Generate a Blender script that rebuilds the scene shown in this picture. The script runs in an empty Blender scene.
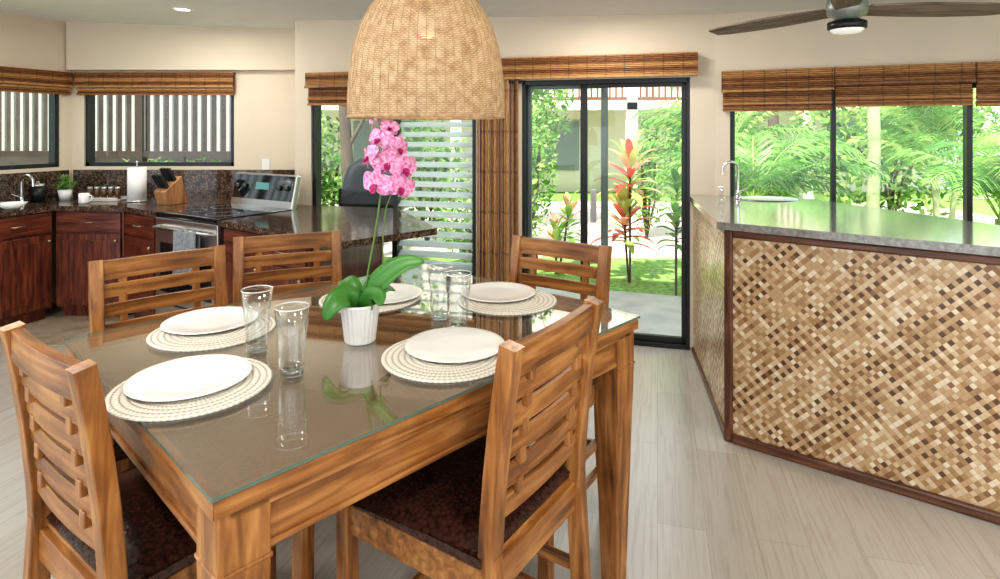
import bpy, math, random
from mathutils import Vector, Matrix
random.seed(7)
F=600.0; CH=1.52; V0=130.0
def PZ(u,v,z):
    Y=F*(CH-z)/(v-V0); return ((u-500)/F*Y, Y)
def PY(u,Y): return (u-500)/F*Y
COL=bpy.context.scene.collection
sc=bpy.context.scene
R=math.radians
# ------------------------------------------------------------ materials
def newmat(name):
    m=bpy.data.materials.new(name); m.use_nodes=True
    nt=m.node_tree; b=nt.nodes['Principled BSDF']; return m,nt,b
def C(c): return (c[0],c[1],c[2],1)
def simple(name,c,rough=.5,metal=0,coat=0,emit=None,es=0,noise=0,nscale=30,bump=0):
    m,nt,b=newmat(name)
    b.inputs['Base Color'].default_value=C(c); b.inputs['Roughness'].default_value=rough
    b.inputs['Metallic'].default_value=metal; b.inputs['Coat Weight'].default_value=coat
    if emit: b.inputs['Emission Color'].default_value=C(emit); b.inputs['Emission Strength'].default_value=es
    if noise or bump:
        tc=nt.nodes.new('ShaderNodeTexCoord'); n=nt.nodes.new('ShaderNodeTexNoise'); n.inputs['Scale'].default_value=nscale
        n.inputs['Detail'].default_value=4
        nt.links.new(tc.outputs['Object'],n.inputs['Vector'])
        if noise:
            r=nt.nodes.new('ShaderNodeValToRGB'); e=r.color_ramp.elements
            e[0].position=.3; e[1].position=.7
            e[0].color=C([x*(1-noise) for x in c]); e[1].color=C([min(1,x*(1+noise)) for x in c])
            nt.links.new(n.outputs['Fac'],r.inputs['Fac']); nt.links.new(r.outputs['Color'],b.inputs['Base Color'])
        if bump:
            bp=nt.nodes.new('ShaderNodeBump'); bp.inputs['Strength'].default_value=bump; bp.inputs['Distance'].default_value=.003
            nt.links.new(n.outputs['Fac'],bp.inputs['Height']); nt.links.new(bp.outputs['Normal'],b.inputs['Normal'])
    return m
def mth(nt,op,a,b=None,c=None):
    n=nt.nodes.new('ShaderNodeMath'); n.operation=op
    for i,x in enumerate((a,b,c)):
        if x is None: continue
        if isinstance(x,(int,float)): n.inputs[i].default_value=x
        else: nt.links.new(x,n.inputs[i])
    return n.outputs[0]
def ramp(nt,fac,stops,interp='LINEAR'):
    r=nt.nodes.new('ShaderNodeValToRGB'); r.color_ramp.interpolation=interp
    e=r.color_ramp.elements
    while len(e)<len(stops): e.new(.5)
    for i,(p,c) in enumerate(stops): e[i].position=p; e[i].color=C(c)
    nt.links.new(fac,r.inputs['Fac']); return r.outputs['Color']
def bump(nt,b,h,strength=.4,dist=.003):
    bp=nt.nodes.new('ShaderNodeBump'); bp.inputs['Strength'].default_value=strength; bp.inputs['Distance'].default_value=dist
    nt.links.new(h,bp.inputs['Height']); nt.links.new(bp.outputs['Normal'],b.inputs['Normal'])
def objco(nt,scale=(1,1,1),rot=(0,0,0)):
    tc=nt.nodes.new('ShaderNodeTexCoord'); mp=nt.nodes.new('ShaderNodeMapping')
    mp.inputs['Scale'].default_value=scale; mp.inputs['Rotation'].default_value=rot
    nt.links.new(tc.outputs['Object'],mp.inputs['Vector']); return mp.outputs[0]
def sep(nt,v):
    s=nt.nodes.new('ShaderNodeSeparateXYZ'); nt.links.new(v,s.inputs[0]); return s.outputs
def wood(name,c1,c2,c3,axis='X',rough=.35,coat=.2,worn=0):
    m,nt,b=newmat(name); k={'X':(4,44,44),'Y':(44,4,44),'Z':(44,44,4)}[axis]
    v=objco(nt,k)
    n=nt.nodes.new('ShaderNodeTexNoise'); n.inputs['Scale'].default_value=1.0; n.inputs['Detail'].default_value=7; n.inputs['Distortion'].default_value=.6
    nt.links.new(v,n.inputs['Vector'])
    f=n.outputs['Fac']
    if worn:
        n2=nt.nodes.new('ShaderNodeTexNoise'); n2.inputs['Scale'].default_value=7; n2.inputs['Detail'].default_value=3
        tc=nt.nodes.new('ShaderNodeTexCoord'); nt.links.new(tc.outputs['Object'],n2.inputs['Vector'])
        f=mth(nt,'ADD',mth(nt,'MULTIPLY',n.outputs['Fac'],.68),mth(nt,'MULTIPLY',n2.outputs['Fac'],.32))
    col=ramp(nt,f,[(.32,c1),(.5,c2),(.68,c3)])
    nt.links.new(col,b.inputs['Base Color']); b.inputs['Roughness'].default_value=rough; b.inputs['Coat Weight'].default_value=coat; b.inputs['Coat Roughness'].default_value=.25
    bump(nt,b,n.outputs['Fac'],.2,.002)
    return m
HW=[(.085,.028,.008),(.28,.110,.028),(.50,.245,.078)]
wX=wood('honey_wood_x',*HW,'X',.33,.2,1); wY=wood('honey_wood_y',*HW,'Y',.33,.2,1); wZ=wood('honey_wood_z',*HW,'Z',.33,.2,1)
CW=[(.045,.009,.006),(.12,.028,.014),(.21,.06,.026)]
cX=wood('cherry_x',*CW,'X'); cZ=wood('cherry_z',*CW,'Z')
bamT=wood('bamboo_trim',(.05,.018,.009),(.11,.04,.02),(.20,.08,.04),'X')
bamTZ=wood('bamboo_trim_z',(.05,.018,.009),(.11,.04,.02),(.20,.08,.04),'Z')
wallM=simple('wall_paint',(.69,.60,.47),.8,noise=.03,nscale=3,bump=.08)
ceilM=simple('ceiling_paint',(.80,.80,.77),.85,noise=.02,nscale=4)
white=simple('white_ceramic',(.82,.82,.80),.18,coat=.4)
whiteP=simple('white_plastic',(.8,.8,.78),.4)
paper=simple('paper_towel_white',(.85,.85,.84),.9,bump=.3,nscale=120)
blackM=simple('black_metal',(.012,.013,.014),.35)
dkframe=simple('dark_bronze_frame',(.028,.034,.033),.4,metal=.3)
grframe=simple('grey_green_frame',(.13,.16,.15),.4,metal=.3)
steel=simple('brushed_steel',(.62,.62,.60),.28,metal=1)
chrome=simple('chrome',(.8,.8,.8),.08,metal=1)
blackG=simple('black_glass',(.008,.009,.01),.06,coat=.5)
fanM=simple('fan_housing_metal',(.34,.37,.34),.4,metal=.6)
fanW=wood('fan_blade_wood',(.15,.11,.085),(.24,.18,.14),(.32,.25,.20),'X',.75,0)
concrete=simple('concrete',(.46,.44,.41),.9,noise=.15,nscale=5,bump=.3)
soilM=simple('soil',(.04,.025,.015),.95,noise=.3,nscale=40)
def glassthin(name,tint=(1,1,1),r0=.04,pw=4.0,mx=1.0):
    m=bpy.data.materials.new(name); m.use_nodes=True; nt=m.node_tree; nt.nodes.clear()
    o=nt.nodes.new('ShaderNodeOutputMaterial'); t=nt.nodes.new('ShaderNodeBsdfTransparent'); g=nt.nodes.new('ShaderNodeBsdfGlossy')
    t.inputs[0].default_value=C(tint); g.inputs['Roughness'].default_value=.015; g.inputs[0].default_value=(1,1,1,1)
    lw=nt.nodes.new('ShaderNodeLayerWeight'); lw.inputs[0].default_value=.5
    k=mth(nt,'MULTIPLY_ADD',mth(nt,'POWER',lw.outputs['Facing'],pw),mx*(1-r0),r0)
    x=nt.nodes.new('ShaderNodeMixShader'); nt.links.new(k,x.inputs[0]); nt.links.new(t.outputs[0],x.inputs[1]); nt.links.new(g.outputs[0],x.inputs[2]); nt.links.new(x.outputs[0],o.inputs[0])
    return m
paneM=glassthin('window_glass_clear',(.96,.98,.97),.02,5,.6)
tumM=glassthin('tumbler_glass',(.955,.965,.965),.055,3.2,.9)
ttM=glassthin('table_glass_clear',(.96,.98,.97),.065,3.0,1.0)
edgeM=simple('table_glass_edge',(.10,.15,.12),.12,coat=.4)
rimM=simple('tumbler_rim',(.75,.8,.8),.08,coat=.6)
m,nt,b=newmat('table_top_brown'); v=objco(nt,(1,1,1))
n=nt.nodes.new('ShaderNodeTexNoise'); n.inputs['Scale'].default_value=160; nt.links.new(v,n.inputs['Vector'])
nt.links.new(ramp(nt,n.outputs['Fac'],[(.3,(.15,.072,.032)),(.7,(.30,.165,.08))]),b.inputs['Base Color']); b.inputs['Roughness'].default_value=.45
ttopM=m
m,nt,b=newmat('dark_leather'); v=objco(nt,(1,1,1)); vo=nt.nodes.new('ShaderNodeTexVoronoi'); vo.inputs['Scale'].default_value=85; nt.links.new(v,vo.inputs['Vector'])
nt.links.new(ramp(nt,vo.outputs['Distance'],[(.1,(.075,.028,.019)),(.8,(.026,.010,.007))]),b.inputs['Base Color']); b.inputs['Roughness'].default_value=.22
bump(nt,b,vo.outputs['Distance'],.35,.0015); leather=m
m,nt,b=newmat('granite'); v=objco(nt); vo=nt.nodes.new('ShaderNodeTexVoronoi'); vo.inputs['Scale'].default_value=110; nt.links.new(v,vo.inputs['Vector'])
n=nt.nodes.new('ShaderNodeTexNoise'); n.inputs['Scale'].default_value=25; n.inputs['Detail'].default_value=6; nt.links.new(v,n.inputs['Vector'])
s=mth(nt,'ADD',mth(nt,'MULTIPLY',sep(nt,vo.outputs['Color'])[0],.45),mth(nt,'MULTIPLY',n.outputs['Fac'],.6))
nt.links.new(ramp(nt,s,[(.25,(.012,.010,.009)),(.5,(.06,.038,.028)),(.68,(.16,.10,.07)),(.85,(.28,.22,.18))]),b.inputs['Base Color']); b.inputs['Roughness'].default_value=.1
granite=m
m,nt,b=newmat('bar_top_stone'); v=objco(nt); n=nt.nodes.new('ShaderNodeTexNoise'); n.inputs['Scale'].default_value=60; n.inputs['Detail'].default_value=6; nt.links.new(v,n.inputs['Vector'])
nt.links.new(ramp(nt,n.outputs['Fac'],[(.3,(.17,.165,.15)),(.7,(.30,.295,.27))]),b.inputs['Base Color']); b.inputs['Roughness'].default_value=.16; b.inputs['Coat Weight'].default_value=.9; b.inputs['Coat Roughness'].default_value=.09; barTopM=m
# floor planks (running away from the table towards the garden door)
m,nt,b=newmat('vinyl_plank_floor'); v=objco(nt,(1,1,1),(0,0,R(14.7-90)))
br=nt.nodes.new('ShaderNodeTexBrick'); nt.links.new(v,br.inputs['Vector']); br.inputs['Scale'].default_value=1; br.inputs['Brick Width'].default_value=1.2; br.inputs['Row Height'].default_value=.18
br.inputs['Mortar Size'].default_value=.0008; br.inputs['Color1'].default_value=(.47,.44,.40,1); br.inputs['Color2'].default_value=(.41,.38,.335,1); br.inputs['Mortar'].default_value=(.28,.25,.215,1); br.inputs['Bias'].default_value=-.1
mp=nt.nodes.new('ShaderNodeMapping'); mp.inputs['Scale'].default_value=(3,70,1); nt.links.new(v,mp.inputs['Vector'])
n=nt.nodes.new('ShaderNodeTexNoise'); n.inputs['Scale'].default_value=1; n.inputs['Detail'].default_value=7; n.inputs['Distortion'].default_value=.8; nt.links.new(mp.outputs[0],n.inputs['Vector'])
g=ramp(nt,n.outputs['Fac'],[(.3,(.78,.74,.69)),(.5,(.97,.96,.94)),(.8,(1.0,1,1))])
mx=nt.nodes.new('ShaderNodeMixRGB'); mx.blend_type='MULTIPLY'; mx.inputs[0].default_value=.75
nt.links.new(br.outputs['Color'],mx.inputs[1]); nt.links.new(g,mx.inputs[2]); nt.links.new(mx.outputs[0],b.inputs['Base Color']); b.inputs['Roughness'].default_value=.24
b.inputs['Specular IOR Level'].default_value=.85
bump(nt,b,n.outputs['Fac'],.06,.002); floorM=m
m,nt,b=newmat('kitchen_pebble_tile'); v=objco(nt); vo=nt.nodes.new('ShaderNodeTexVoronoi'); vo.inputs['Scale'].default_value=14; nt.links.new(v,vo.inputs['Vector'])
nt.links.new(ramp(nt,sep(nt,vo.outputs['Color'])[0],[(.0,(.27,.21,.14)),(.5,(.36,.29,.21)),(1,(.42,.36,.28))]),b.inputs['Base Color']); b.inputs['Roughness'].default_value=.3; tileM=m
def weave(name,cell,bright=1.0):
    m,nt,b=newmat(name); tc=nt.nodes.new('ShaderNodeTexCoord'); s=sep(nt,tc.outputs['Object'])
    a=mth(nt,'DIVIDE',mth(nt,'ADD',s[0],s[2]),cell*1.414); c=mth(nt,'DIVIDE',mth(nt,'SUBTRACT',s[2],s[0]),cell*1.414)
    ia=mth(nt,'FLOOR',a); ic=mth(nt,'FLOOR',c); fa=mth(nt,'FRACT',a); fc=mth(nt,'FRACT',c)
    cb=nt.nodes.new('ShaderNodeCombineXYZ'); nt.links.new(ia,cb.inputs[0]); nt.links.new(ic,cb.inputs[1])
    wn=nt.nodes.new('ShaderNodeTexWhiteNoise'); nt.links.new(cb.outputs[0],wn.inputs['Vector'])
    par=mth(nt,'MODULO',mth(nt,'ADD',mth(nt,'ADD',ia,ic),1000),2)
    wn2=nt.nodes.new('ShaderNodeTexWhiteNoise'); wn2.noise_dimensions='1D'; nt.links.new(ia,wn2.inputs['W'])
    wn3=nt.nodes.new('ShaderNodeTexWhiteNoise'); wn3.noise_dimensions='1D'; nt.links.new(mth(nt,'ADD',ic,77.5),wn3.inputs['W'])
    dk=mth(nt,'MULTIPLY',mth(nt,'LESS_THAN',mth(nt,'MODULO',mth(nt,'ADD',ia,1000),2),.5),mth(nt,'LESS_THAN',mth(nt,'MODULO',mth(nt,'ADD',ic,1000),2),.5))
    bandf=mth(nt,'MULTIPLY_ADD',mth(nt,'SINE',mth(nt,'MULTIPLY',mth(nt,'SUBTRACT',ic,mth(nt,'MULTIPLY',ia,.12)),.42)),.5,.5)
    dkv=mth(nt,'MULTIPLY',dk,mth(nt,'MULTIPLY_ADD',bandf,.24,.20))
    mixv=mth(nt,'ADD',mth(nt,'MULTIPLY',par,mth(nt,'MULTIPLY',wn2.outputs['Value'],.18)),mth(nt,'MULTIPLY',mth(nt,'SUBTRACT',1,par),mth(nt,'MULTIPLY',wn3.outputs['Value'],.14)))
    val=mth(nt,'ADD',mth(nt,'ADD',mth(nt,'ADD',mixv,dkv),mth(nt,'MULTIPLY',bandf,.08)),mth(nt,'MULTIPLY',wn.outputs['Value'],.44))
    k=bright
    col=ramp(nt,val,[(0,(.74*k,.62*k,.45*k)),(.17,(.62*k,.46*k,.29*k)),(.32,(.50*k,.33*k,.18*k)),(.48,(.38*k,.225*k,.105*k)),(.62,(.25*k,.125*k,.05*k)),(.74,(.11*k,.048*k,.022*k))],'CONSTANT')
    ea=mth(nt,'ABSOLUTE',mth(nt,'SUBTRACT',fa,.5)); ec=mth(nt,'ABSOLUTE',mth(nt,'SUBTRACT',fc,.5)); mxx=mth(nt,'MAXIMUM',ea,ec)
    gap=mth(nt,'SMOOTH_MIN',1,mth(nt,'MULTIPLY',mth(nt,'SUBTRACT',.55,mxx),9),.1)
    mul=nt.nodes.new('ShaderNodeMixRGB'); mul.blend_type='MULTIPLY'; mul.inputs[0].default_value=.65
    nt.links.new(col,mul.inputs[1]); nt.links.new(gap,mul.inputs[2]); nt.links.new(mul.outputs[0],b.inputs['Base Color'])
    la=mth(nt,'MULTIPLY',par,mth(nt,'SINE',mth(nt,'MULTIPLY',fa,3.1416))); lc=mth(nt,'MULTIPLY',mth(nt,'SUBTRACT',1,par),mth(nt,'SINE',mth(nt,'MULTIPLY',fc,3.1416)))
    bump(nt,b,mth(nt,'ADD',la,lc),.3,.002); b.inputs['Roughness'].default_value=.30; b.inputs['Coat Weight'].default_value=.3; b.inputs['Coat Roughness'].default_value=.2
    return m
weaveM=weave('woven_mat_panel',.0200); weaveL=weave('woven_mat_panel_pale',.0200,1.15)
def reedmat(name,cs,h,ax,st=.13):
    m,nt,b=newmat(name); tc=nt.nodes.new('ShaderNodeTexCoord'); s=sep(nt,tc.outputs['Object'])
    wn=nt.nodes.new('ShaderNodeTexWhiteNoise'); wn.noise_dimensions='1D'; nt.links.new(mth(nt,'FLOOR',mth(nt,'DIVIDE',s[ax],h)),wn.inputs['W'])
    n=nt.nodes.new('ShaderNodeTexNoise'); n.inputs['Scale'].default_value=1; n.inputs['Detail'].default_value=4
    mp=nt.nodes.new('ShaderNodeMapping'); mp.inputs['Scale'].default_value=(22,20,90) if ax==2 else (90,20,16)
    nt.links.new(tc.outputs['Object'],mp.inputs['Vector']); nt.links.new(mp.outputs[0],n.inputs['Vector'])
    val=mth(nt,'ADD',mth(nt,'MULTIPLY',wn.outputs['Value'],.5),mth(nt,'MULTIPLY',n.outputs['Fac'],.6))
    col=ramp(nt,val,[(.2,cs[0]),(.5,cs[1]),(.85,cs[2])])
    o_=0 if ax==2 else 2
    stitch=mth(nt,'LESS_THAN',mth(nt,'FRACT',mth(nt,'DIVIDE',s[o_],st)),.06)
    mul=nt.nodes.new('ShaderNodeMixRGB'); mul.blend_type='MULTIPLY'; nt.links.new(mth(nt,'MULTIPLY',stitch,.5),mul.inputs[0]); nt.links.new(col,mul.inputs[1]); mul.inputs[2].default_value=(.25,.18,.1,1)
    nt.links.new(mul.outputs[0],b.inputs['Base Color']); b.inputs['Roughness'].default_value=.55
    return m
reedM=reedmat('bamboo_reed',[(.11,.038,.012),(.29,.12,.036),(.54,.30,.11)],.0125,2)
reedV=reedmat('bamboo_reed_vertical',[(.09,.03,.011),(.32,.14,.048),(.66,.40,.18)],.014,0,.3)
# rattan lamp
m,nt,b=newmat('rattan_weave'); tc=nt.nodes.new('ShaderNodeTexCoord'); s=sep(nt,tc.outputs['Object'])
ang=mth(nt,'ARCTAN2',s[1],s[0]); ra=mth(nt,'MULTIPLY',ang,176/6.2832); rz=mth(nt,'DIVIDE',s[2],.0056)
iz=mth(nt,'FLOOR',rz); ph=mth(nt,'MODULO',mth(nt,'ADD',iz,100),2)
aa=mth(nt,'ADD',mth(nt,'MULTIPLY',ra,6.2832*.5),mth(nt,'MULTIPLY',ph,3.1416))
sa=mth(nt,'MULTIPLY_ADD',mth(nt,'SINE',aa),.5,.5); sz=mth(nt,'SINE',mth(nt,'MULTIPLY',mth(nt,'FRACT',rz),3.1416))
h=mth(nt,'MULTIPLY',sz,mth(nt,'MULTIPLY_ADD',sa,.5,.5))
n=nt.nodes.new('ShaderNodeTexNoise'); n.inputs['Scale'].default_value=40; n.inputs['Detail'].default_value=6; nt.links.new(tc.outputs['Object'],n.inputs['Vector'])
hv=mth(nt,'MULTIPLY_ADD',n.outputs['Fac'],.95,mth(nt,'MULTIPLY',h,.40))
col=ramp(nt,hv,[(.30,(.22,.115,.055)),(.6,(.55,.38,.22)),(.95,(.80,.65,.46))])
nt.links.new(col,b.inputs['Base Color']); b.inputs['Roughness'].default_value=.6; bump(nt,b,h,.7,.003)
o=nt.nodes['Material Output']; tl=nt.nodes.new('ShaderNodeBsdfTranslucent'); nt.links.new(col,tl.inputs[0]); mxs=nt.nodes.new('ShaderNodeMixShader'); mxs.inputs[0].default_value=.36
nt.links.new(b.outputs[0],mxs.inputs[1]); nt.links.new(tl.outputs[0],mxs.inputs[2])
tr=nt.nodes.new('ShaderNodeBsdfTransparent'); m2=nt.nodes.new('ShaderNodeMixShader'); hole=mth(nt,'LESS_THAN',h,.15)
nt.links.new(mth(nt,'MULTIPLY',hole,.6),m2.inputs[0]); nt.links.new(mxs.outputs[0],m2.inputs[1]); nt.links.new(tr.outputs[0],m2.inputs[2]); nt.links.new(m2.outputs[0],o.inputs[0])
rattan=m
rattanS=simple('rattan_rim',(.50,.34,.19),.6,noise=.3,nscale=50)
# placemat
m,nt,b=newmat('woven_placemat'); tc=nt.nodes.new('ShaderNodeTexCoord'); s=sep(nt,tc.outputs['Object'])
rr=mth(nt,'SQRT',mth(nt,'ADD',mth(nt,'MULTIPLY',s[0],s[0]),mth(nt,'MULTIPLY',s[1],s[1])))
ang=mth(nt,'ARCTAN2',s[1],s[0]); rq=mth(nt,'DIVIDE',rr,.0165); ir=mth(nt,'FLOOR',rq)
w=mth(nt,'MULTIPLY_ADD',mth(nt,'SINE',mth(nt,'ADD',mth(nt,'MULTIPLY',ang,76),mth(nt,'MULTIPLY',mth(nt,'ABSOLUTE',mth(nt,'SUBTRACT',mth(nt,'FRACT',rq),.5)),7))),.5,.5)
h=mth(nt,'MULTIPLY',mth(nt,'POWER',mth(nt,'SINE',mth(nt,'MULTIPLY',mth(nt,'FRACT',rq),3.1416)),.5),mth(nt,'MULTIPLY_ADD',w,.5,.5))
nt.links.new(ramp(nt,h,[(.08,(.30,.24,.17)),(.4,(.60,.55,.46)),(.8,(.78,.75,.68))]),b.inputs['Base Color']); b.inputs['Roughness'].default_value=.8; bump(nt,b,h,.8,.004)
matM=m
def leafmat(name,c,tr=.4,c2=None):
    m,nt,b=newmat(name); o=nt.nodes['Material Output']; v=objco(nt); n=nt.nodes.new('ShaderNodeTexNoise'); n.inputs['Scale'].default_value=2.5; nt.links.new(v,n.inputs['Vector'])
    c2=c2 or [min(1,x*1.8) for x in c]
    col=ramp(nt,n.outputs['Fac'],[(.35,c),(.65,c2)]); nt.links.new(col,b.inputs['Base Color']); b.inputs['Roughness'].default_value=.4
    t=nt.nodes.new('ShaderNodeBsdfTranslucent'); nt.links.new(col,t.inputs[0]); x=nt.nodes.new('ShaderNodeMixShader'); x.inputs[0].default_value=tr
    nt.links.new(b.outputs[0],x.inputs[1]); nt.links.new(t.outputs[0],x.inputs[2]); nt.links.new(x.outputs[0],o.inputs[0]); return m
lfA=leafmat('leaf_bright',(.17,.34,.075)); lfB=leafmat('leaf_mid',(.08,.19,.04)); lfC=leafmat('leaf_yellow',(.38,.50,.16))
lfR=leafmat('leaf_red',(.48,.09,.08)); lfP=leafmat('leaf_coral',(.72,.33,.20)); orchL=leafmat('orchid_leaf',(.03,.14,.018),.08,(.07,.26,.035))
bark=simple('bark',(.12,.085,.06),.9,noise=.35,nscale=12,bump=.6); palmbark=simple('palm_trunk_green',(.36,.40,.22),.7,noise=.3,nscale=9)
grassM=simple('grass',(.22,.36,.09),.9,noise=.45,nscale=18,bump=.8)
pathM=simple('pink_paving',(.62,.53,.48),.9,noise=.1,nscale=6)
m,nt,b=newmat('orchid_petal'); v=objco(nt); n=nt.nodes.new('ShaderNodeTexNoise'); n.inputs['Scale'].default_value=110; n.inputs['Detail'].default_value=4; nt.links.new(v,n.inputs['Vector'])
nt.links.new(ramp(nt,n.outputs['Fac'],[(.38,(.66,.13,.36)),(.62,(.86,.48,.66))]),b.inputs['Base Color']); b.inputs['Roughness'].default_value=.5; petal=m
petalD=simple('orchid_lip',(.42,.015,.14),.5)
# ------------------------------------------------------------ mesh builder
class MB:
    def __init__(s): s.v=[];s.f=[];s.m=[];s.s=[]
    def add(s,vs,fs,mat=0,smooth=False,M=None):
        o=len(s.v)
        for p in vs:
            p=Vector(p); s.v.append(M@p if M else p)
        for f in fs: s.f.append([i+o for i in f]); s.m.append(mat); s.s.append(smooth)
    def box(s,x0,x1,y0,y1,z0,z1,mat=0,M=None):
        s.add([(x0,y0,z0),(x1,y0,z0),(x1,y1,z0),(x0,y1,z0),(x0,y0,z1),(x1,y0,z1),(x1,y1,z1),(x0,y1,z1)],
              [(3,2,1,0),(4,5,6,7),(0,1,5,4),(1,2,6,5),(2,3,7,6),(3,0,4,7)],mat,False,M)
    def prism(s,poly,z0,z1,mat=0,M=None,sidemat=None):
        n=len(poly); a=sum(poly[i][0]*poly[(i+1)%n][1]-poly[(i+1)%n][0]*poly[i][1] for i in range(n))
        if a<0: poly=poly[::-1]
        vs=[(p[0],p[1],z0) for p in poly]+[(p[0],p[1],z1) for p in poly]
        s.add(vs,[list(range(n))[::-1],list(range(n,2*n))],mat,False,M)
        s.add(vs,[(i,(i+1)%n,n+(i+1)%n,n+i) for i in range(n)],mat if sidemat is None else sidemat,False,M)
    def sweep(s,pts,prof,mat=0,smooth=False,up=Vector((1,0,0)),scales=None,cap=True):
        pts=[Vector(p) for p in pts]; n=len(prof); rings=[]
        for i,p in enumerate(pts):
            t=(pts[min(i+1,len(pts)-1)]-pts[max(i-1,0)]).normalized()
            A=(up-t*up.dot(t))
            if A.length<1e-4: A=t.orthogonal()
            A.normalize(); B=t.cross(A); k=scales[i] if scales else 1
            rings.append([p+A*a*k+B*b_*k for a,b_ in prof])
        vs=[q for r in rings for q in r]; fs=[]
        for i in range(len(pts)-1):
            for j in range(n): fs.append((i*n+j,i*n+(j+1)%n,(i+1)*n+(j+1)%n,(i+1)*n+j))
        s.add(vs,fs,mat,smooth)
        if cap:
            L=(len(pts)-1)*n
            s.add(vs,[list(range(n))[::-1],[L+j for j in range(n)]],mat,False)
    def tube(s,pts,r,seg=10,mat=0,scales=None,cap=True):
        s.sweep(pts,[(r*math.cos(2*math.pi*j/seg),r*math.sin(2*math.pi*j/seg)) for j in range(seg)],mat,True,Vector((.37,.91,.13)),scales,cap)
    def bar(s,pts,w,d,mat=0,up=Vector((1,0,0))):
        s.sweep(pts,[(-w/2,-d/2),(w/2,-d/2),(w/2,d/2),(-w/2,d/2)],mat,False,up)
    def lathe(s,prof,seg=40,mat=0,c=(0,0,0),M=None,smooth=True):
        vs=[];fs=[];n=len(prof)
        for j in range(seg):
            a=2*math.pi*j/seg
            for r,z in prof: vs.append((c[0]+r*math.cos(a),c[1]+r*math.sin(a),c[2]+z))
        for j in range(seg):
            k=(j+1)%seg
            for i in range(n-1): fs.append((j*n+i,k*n+i,k*n+i+1,j*n+i+1))
        s.add(vs,fs,mat,smooth,M)
    def ball(s,c,r,mat=0,seg=16,sz=1):
        s.lathe([(r*math.sin(math.pi*i/10)+1e-5,-r*sz*math.cos(math.pi*i/10)) for i in range(11)],seg,mat,c)
    def reeds(s,x0,x1,z0,z1,y,h,mat=0,vertical=False,wave=None):
        a0,a1=(x0,x1) if vertical else (z0,z1); n=max(1,int(round((a1-a0)/h))); h=(a1-a0)/n
        for i in range(n):
            a=a0+i*h; jy=random.uniform(-.0015,.0015)+(wave(a) if wave else 0)
            prof=[(a,y+jy+.004),(a+h*.06,y+jy),(a+h*.3,y-h*.38+jy),(a+h*.7,y-h*.38+jy),(a+h*.94,y+jy),(a+h,y+jy+.004)]
            b0,b1=(z0,z1) if vertical else (x0,x1)
            if vertical: vs=[(p[0],p[1],b0) for p in prof]+[(p[0],p[1],b1) for p in prof]
            else: vs=[(b0,p[1],p[0]) for p in prof]+[(b1,p[1],p[0]) for p in prof]
            k=6; s.add(vs,[(j,j+1,k+j+1,k+j) if vertical else (j,k+j,k+j+1,j+1) for j in range(5)]+[tuple(range(5,-1,-1)),tuple(range(6,12)),(0,6,11,5)],mat)
    def ob(s,name,mats,parent=None,loc=(0,0,0),rot=0,bevel=0,label=None,kind=None):
        me=bpy.data.meshes.new(name); me.from_pydata([tuple(v) for v in s.v],[],s.f)
        for m_ in (mats if isinstance(mats,(list,tuple)) else [mats]): me.materials.append(m_)
        me.polygons.foreach_set('material_index',s.m); me.polygons.foreach_set('use_smooth',s.s); me.update()
        o=bpy.data.objects.new(name,me); COL.objects.link(o); o.location=loc; o.rotation_euler=(0,0,rot)
        if parent: o.parent=parent
        if bevel:
            bv=o.modifiers.new('bevel','BEVEL'); bv.width=bevel; bv.segments=2; bv.limit_method='ANGLE'
        if label: o['label']=label
        if kind: o['kind']=kind
        return o
def onebox(name,mat,parent,x0,x1,y0,y1,z0,z1,bevel=.003):
    q=MB(); q.box(x0,x1,y0,y1,z0,z1); return q.ob(name,mat,parent=parent,bevel=bevel)
def thing(name,label,cat,loc=(0,0,0),rot=0,kind=None,group=None):
    e=bpy.data.objects.new(name,None); e.empty_display_size=.05; COL.objects.link(e); e.location=loc; e.rotation_euler=(0,0,rot)
    e['label']=label; e['category']=cat
    if kind: e['kind']=kind
    if group: e['group']=group
    return e
def tag(o,label,cat,kind=None,group=None):
    o['label']=label; o['category']=cat
    if kind: o['kind']=kind
    if group: o['group']=group
    return o
def clone(root,loc,rot,label=None):
    def rec(o,par):
        n=o.copy(); COL.objects.link(n)
        if par: n.parent=par
        for c in list(o.children): rec(c,n)
        return n
    r=rec(root,None); r.location=loc; r.rotation_euler=(0,0,rot)
    if label: r['label']=label
    return r
def struct(o,label,cat):
    o['kind']='structure'; o['label']=label; o['category']=cat; return o
# ------------------------------------------------------------ walls
def nrm(x,y): l=math.hypot(x,y); return (x/l,y/l)
class Wall:
    def __init__(s,p0,p1):
        s.o=p0; s.d=nrm(p1[0]-p0[0],p1[1]-p0[1]); s.len=math.hypot(p1[0]-p0[0],p1[1]-p0[1]); s.rot=math.atan2(s.d[1],s.d[0])
    def s(s,u):
        k=(u-500)/F; return (k*s.o[1]-s.o[0])/(s.d[0]-k*s.d[1])
    def p(s,t,n=0): return (s.o[0]+s.d[0]*t-s.d[1]*n, s.o[1]+s.d[1]*t+s.d[0]*n)
    def z(s,u,v):
        Y=s.p(s.s(u))[1]; return CH-(v-V0)*Y/F
def wallmesh(name,W,ops,t0,t1,label,zt=2.62,th=.12):
    mb=MB(); xs=sorted(set([t0,t1]+[x for o in ops for x in o[:2]])); zs=sorted(set([0,zt]+[x for o in ops for x in o[2:]]))
    for i in range(len(xs)-1):
        for j in range(len(zs)-1):
            cx=(xs[i]+xs[i+1])/2; cz=(zs[j]+zs[j+1])/2
            if any(o[0]<cx<o[1] and o[2]<cz<o[3] for o in ops): continue
            mb.box(xs[i],xs[i+1],0,th,zs[j],zs[j+1])
    ob=mb.ob(name,wallM,loc=(W.o[0],W.o[1],0),rot=W.rot); struct(ob,label,'wall'); return ob
def doorY(x): return 4.494-.262*x
A0=(-1.687,doorY(-1.687)); A1=(1.472,doorY(1.472)); R1=(4.6,4.108-.43*(4.6-1.472))
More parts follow.
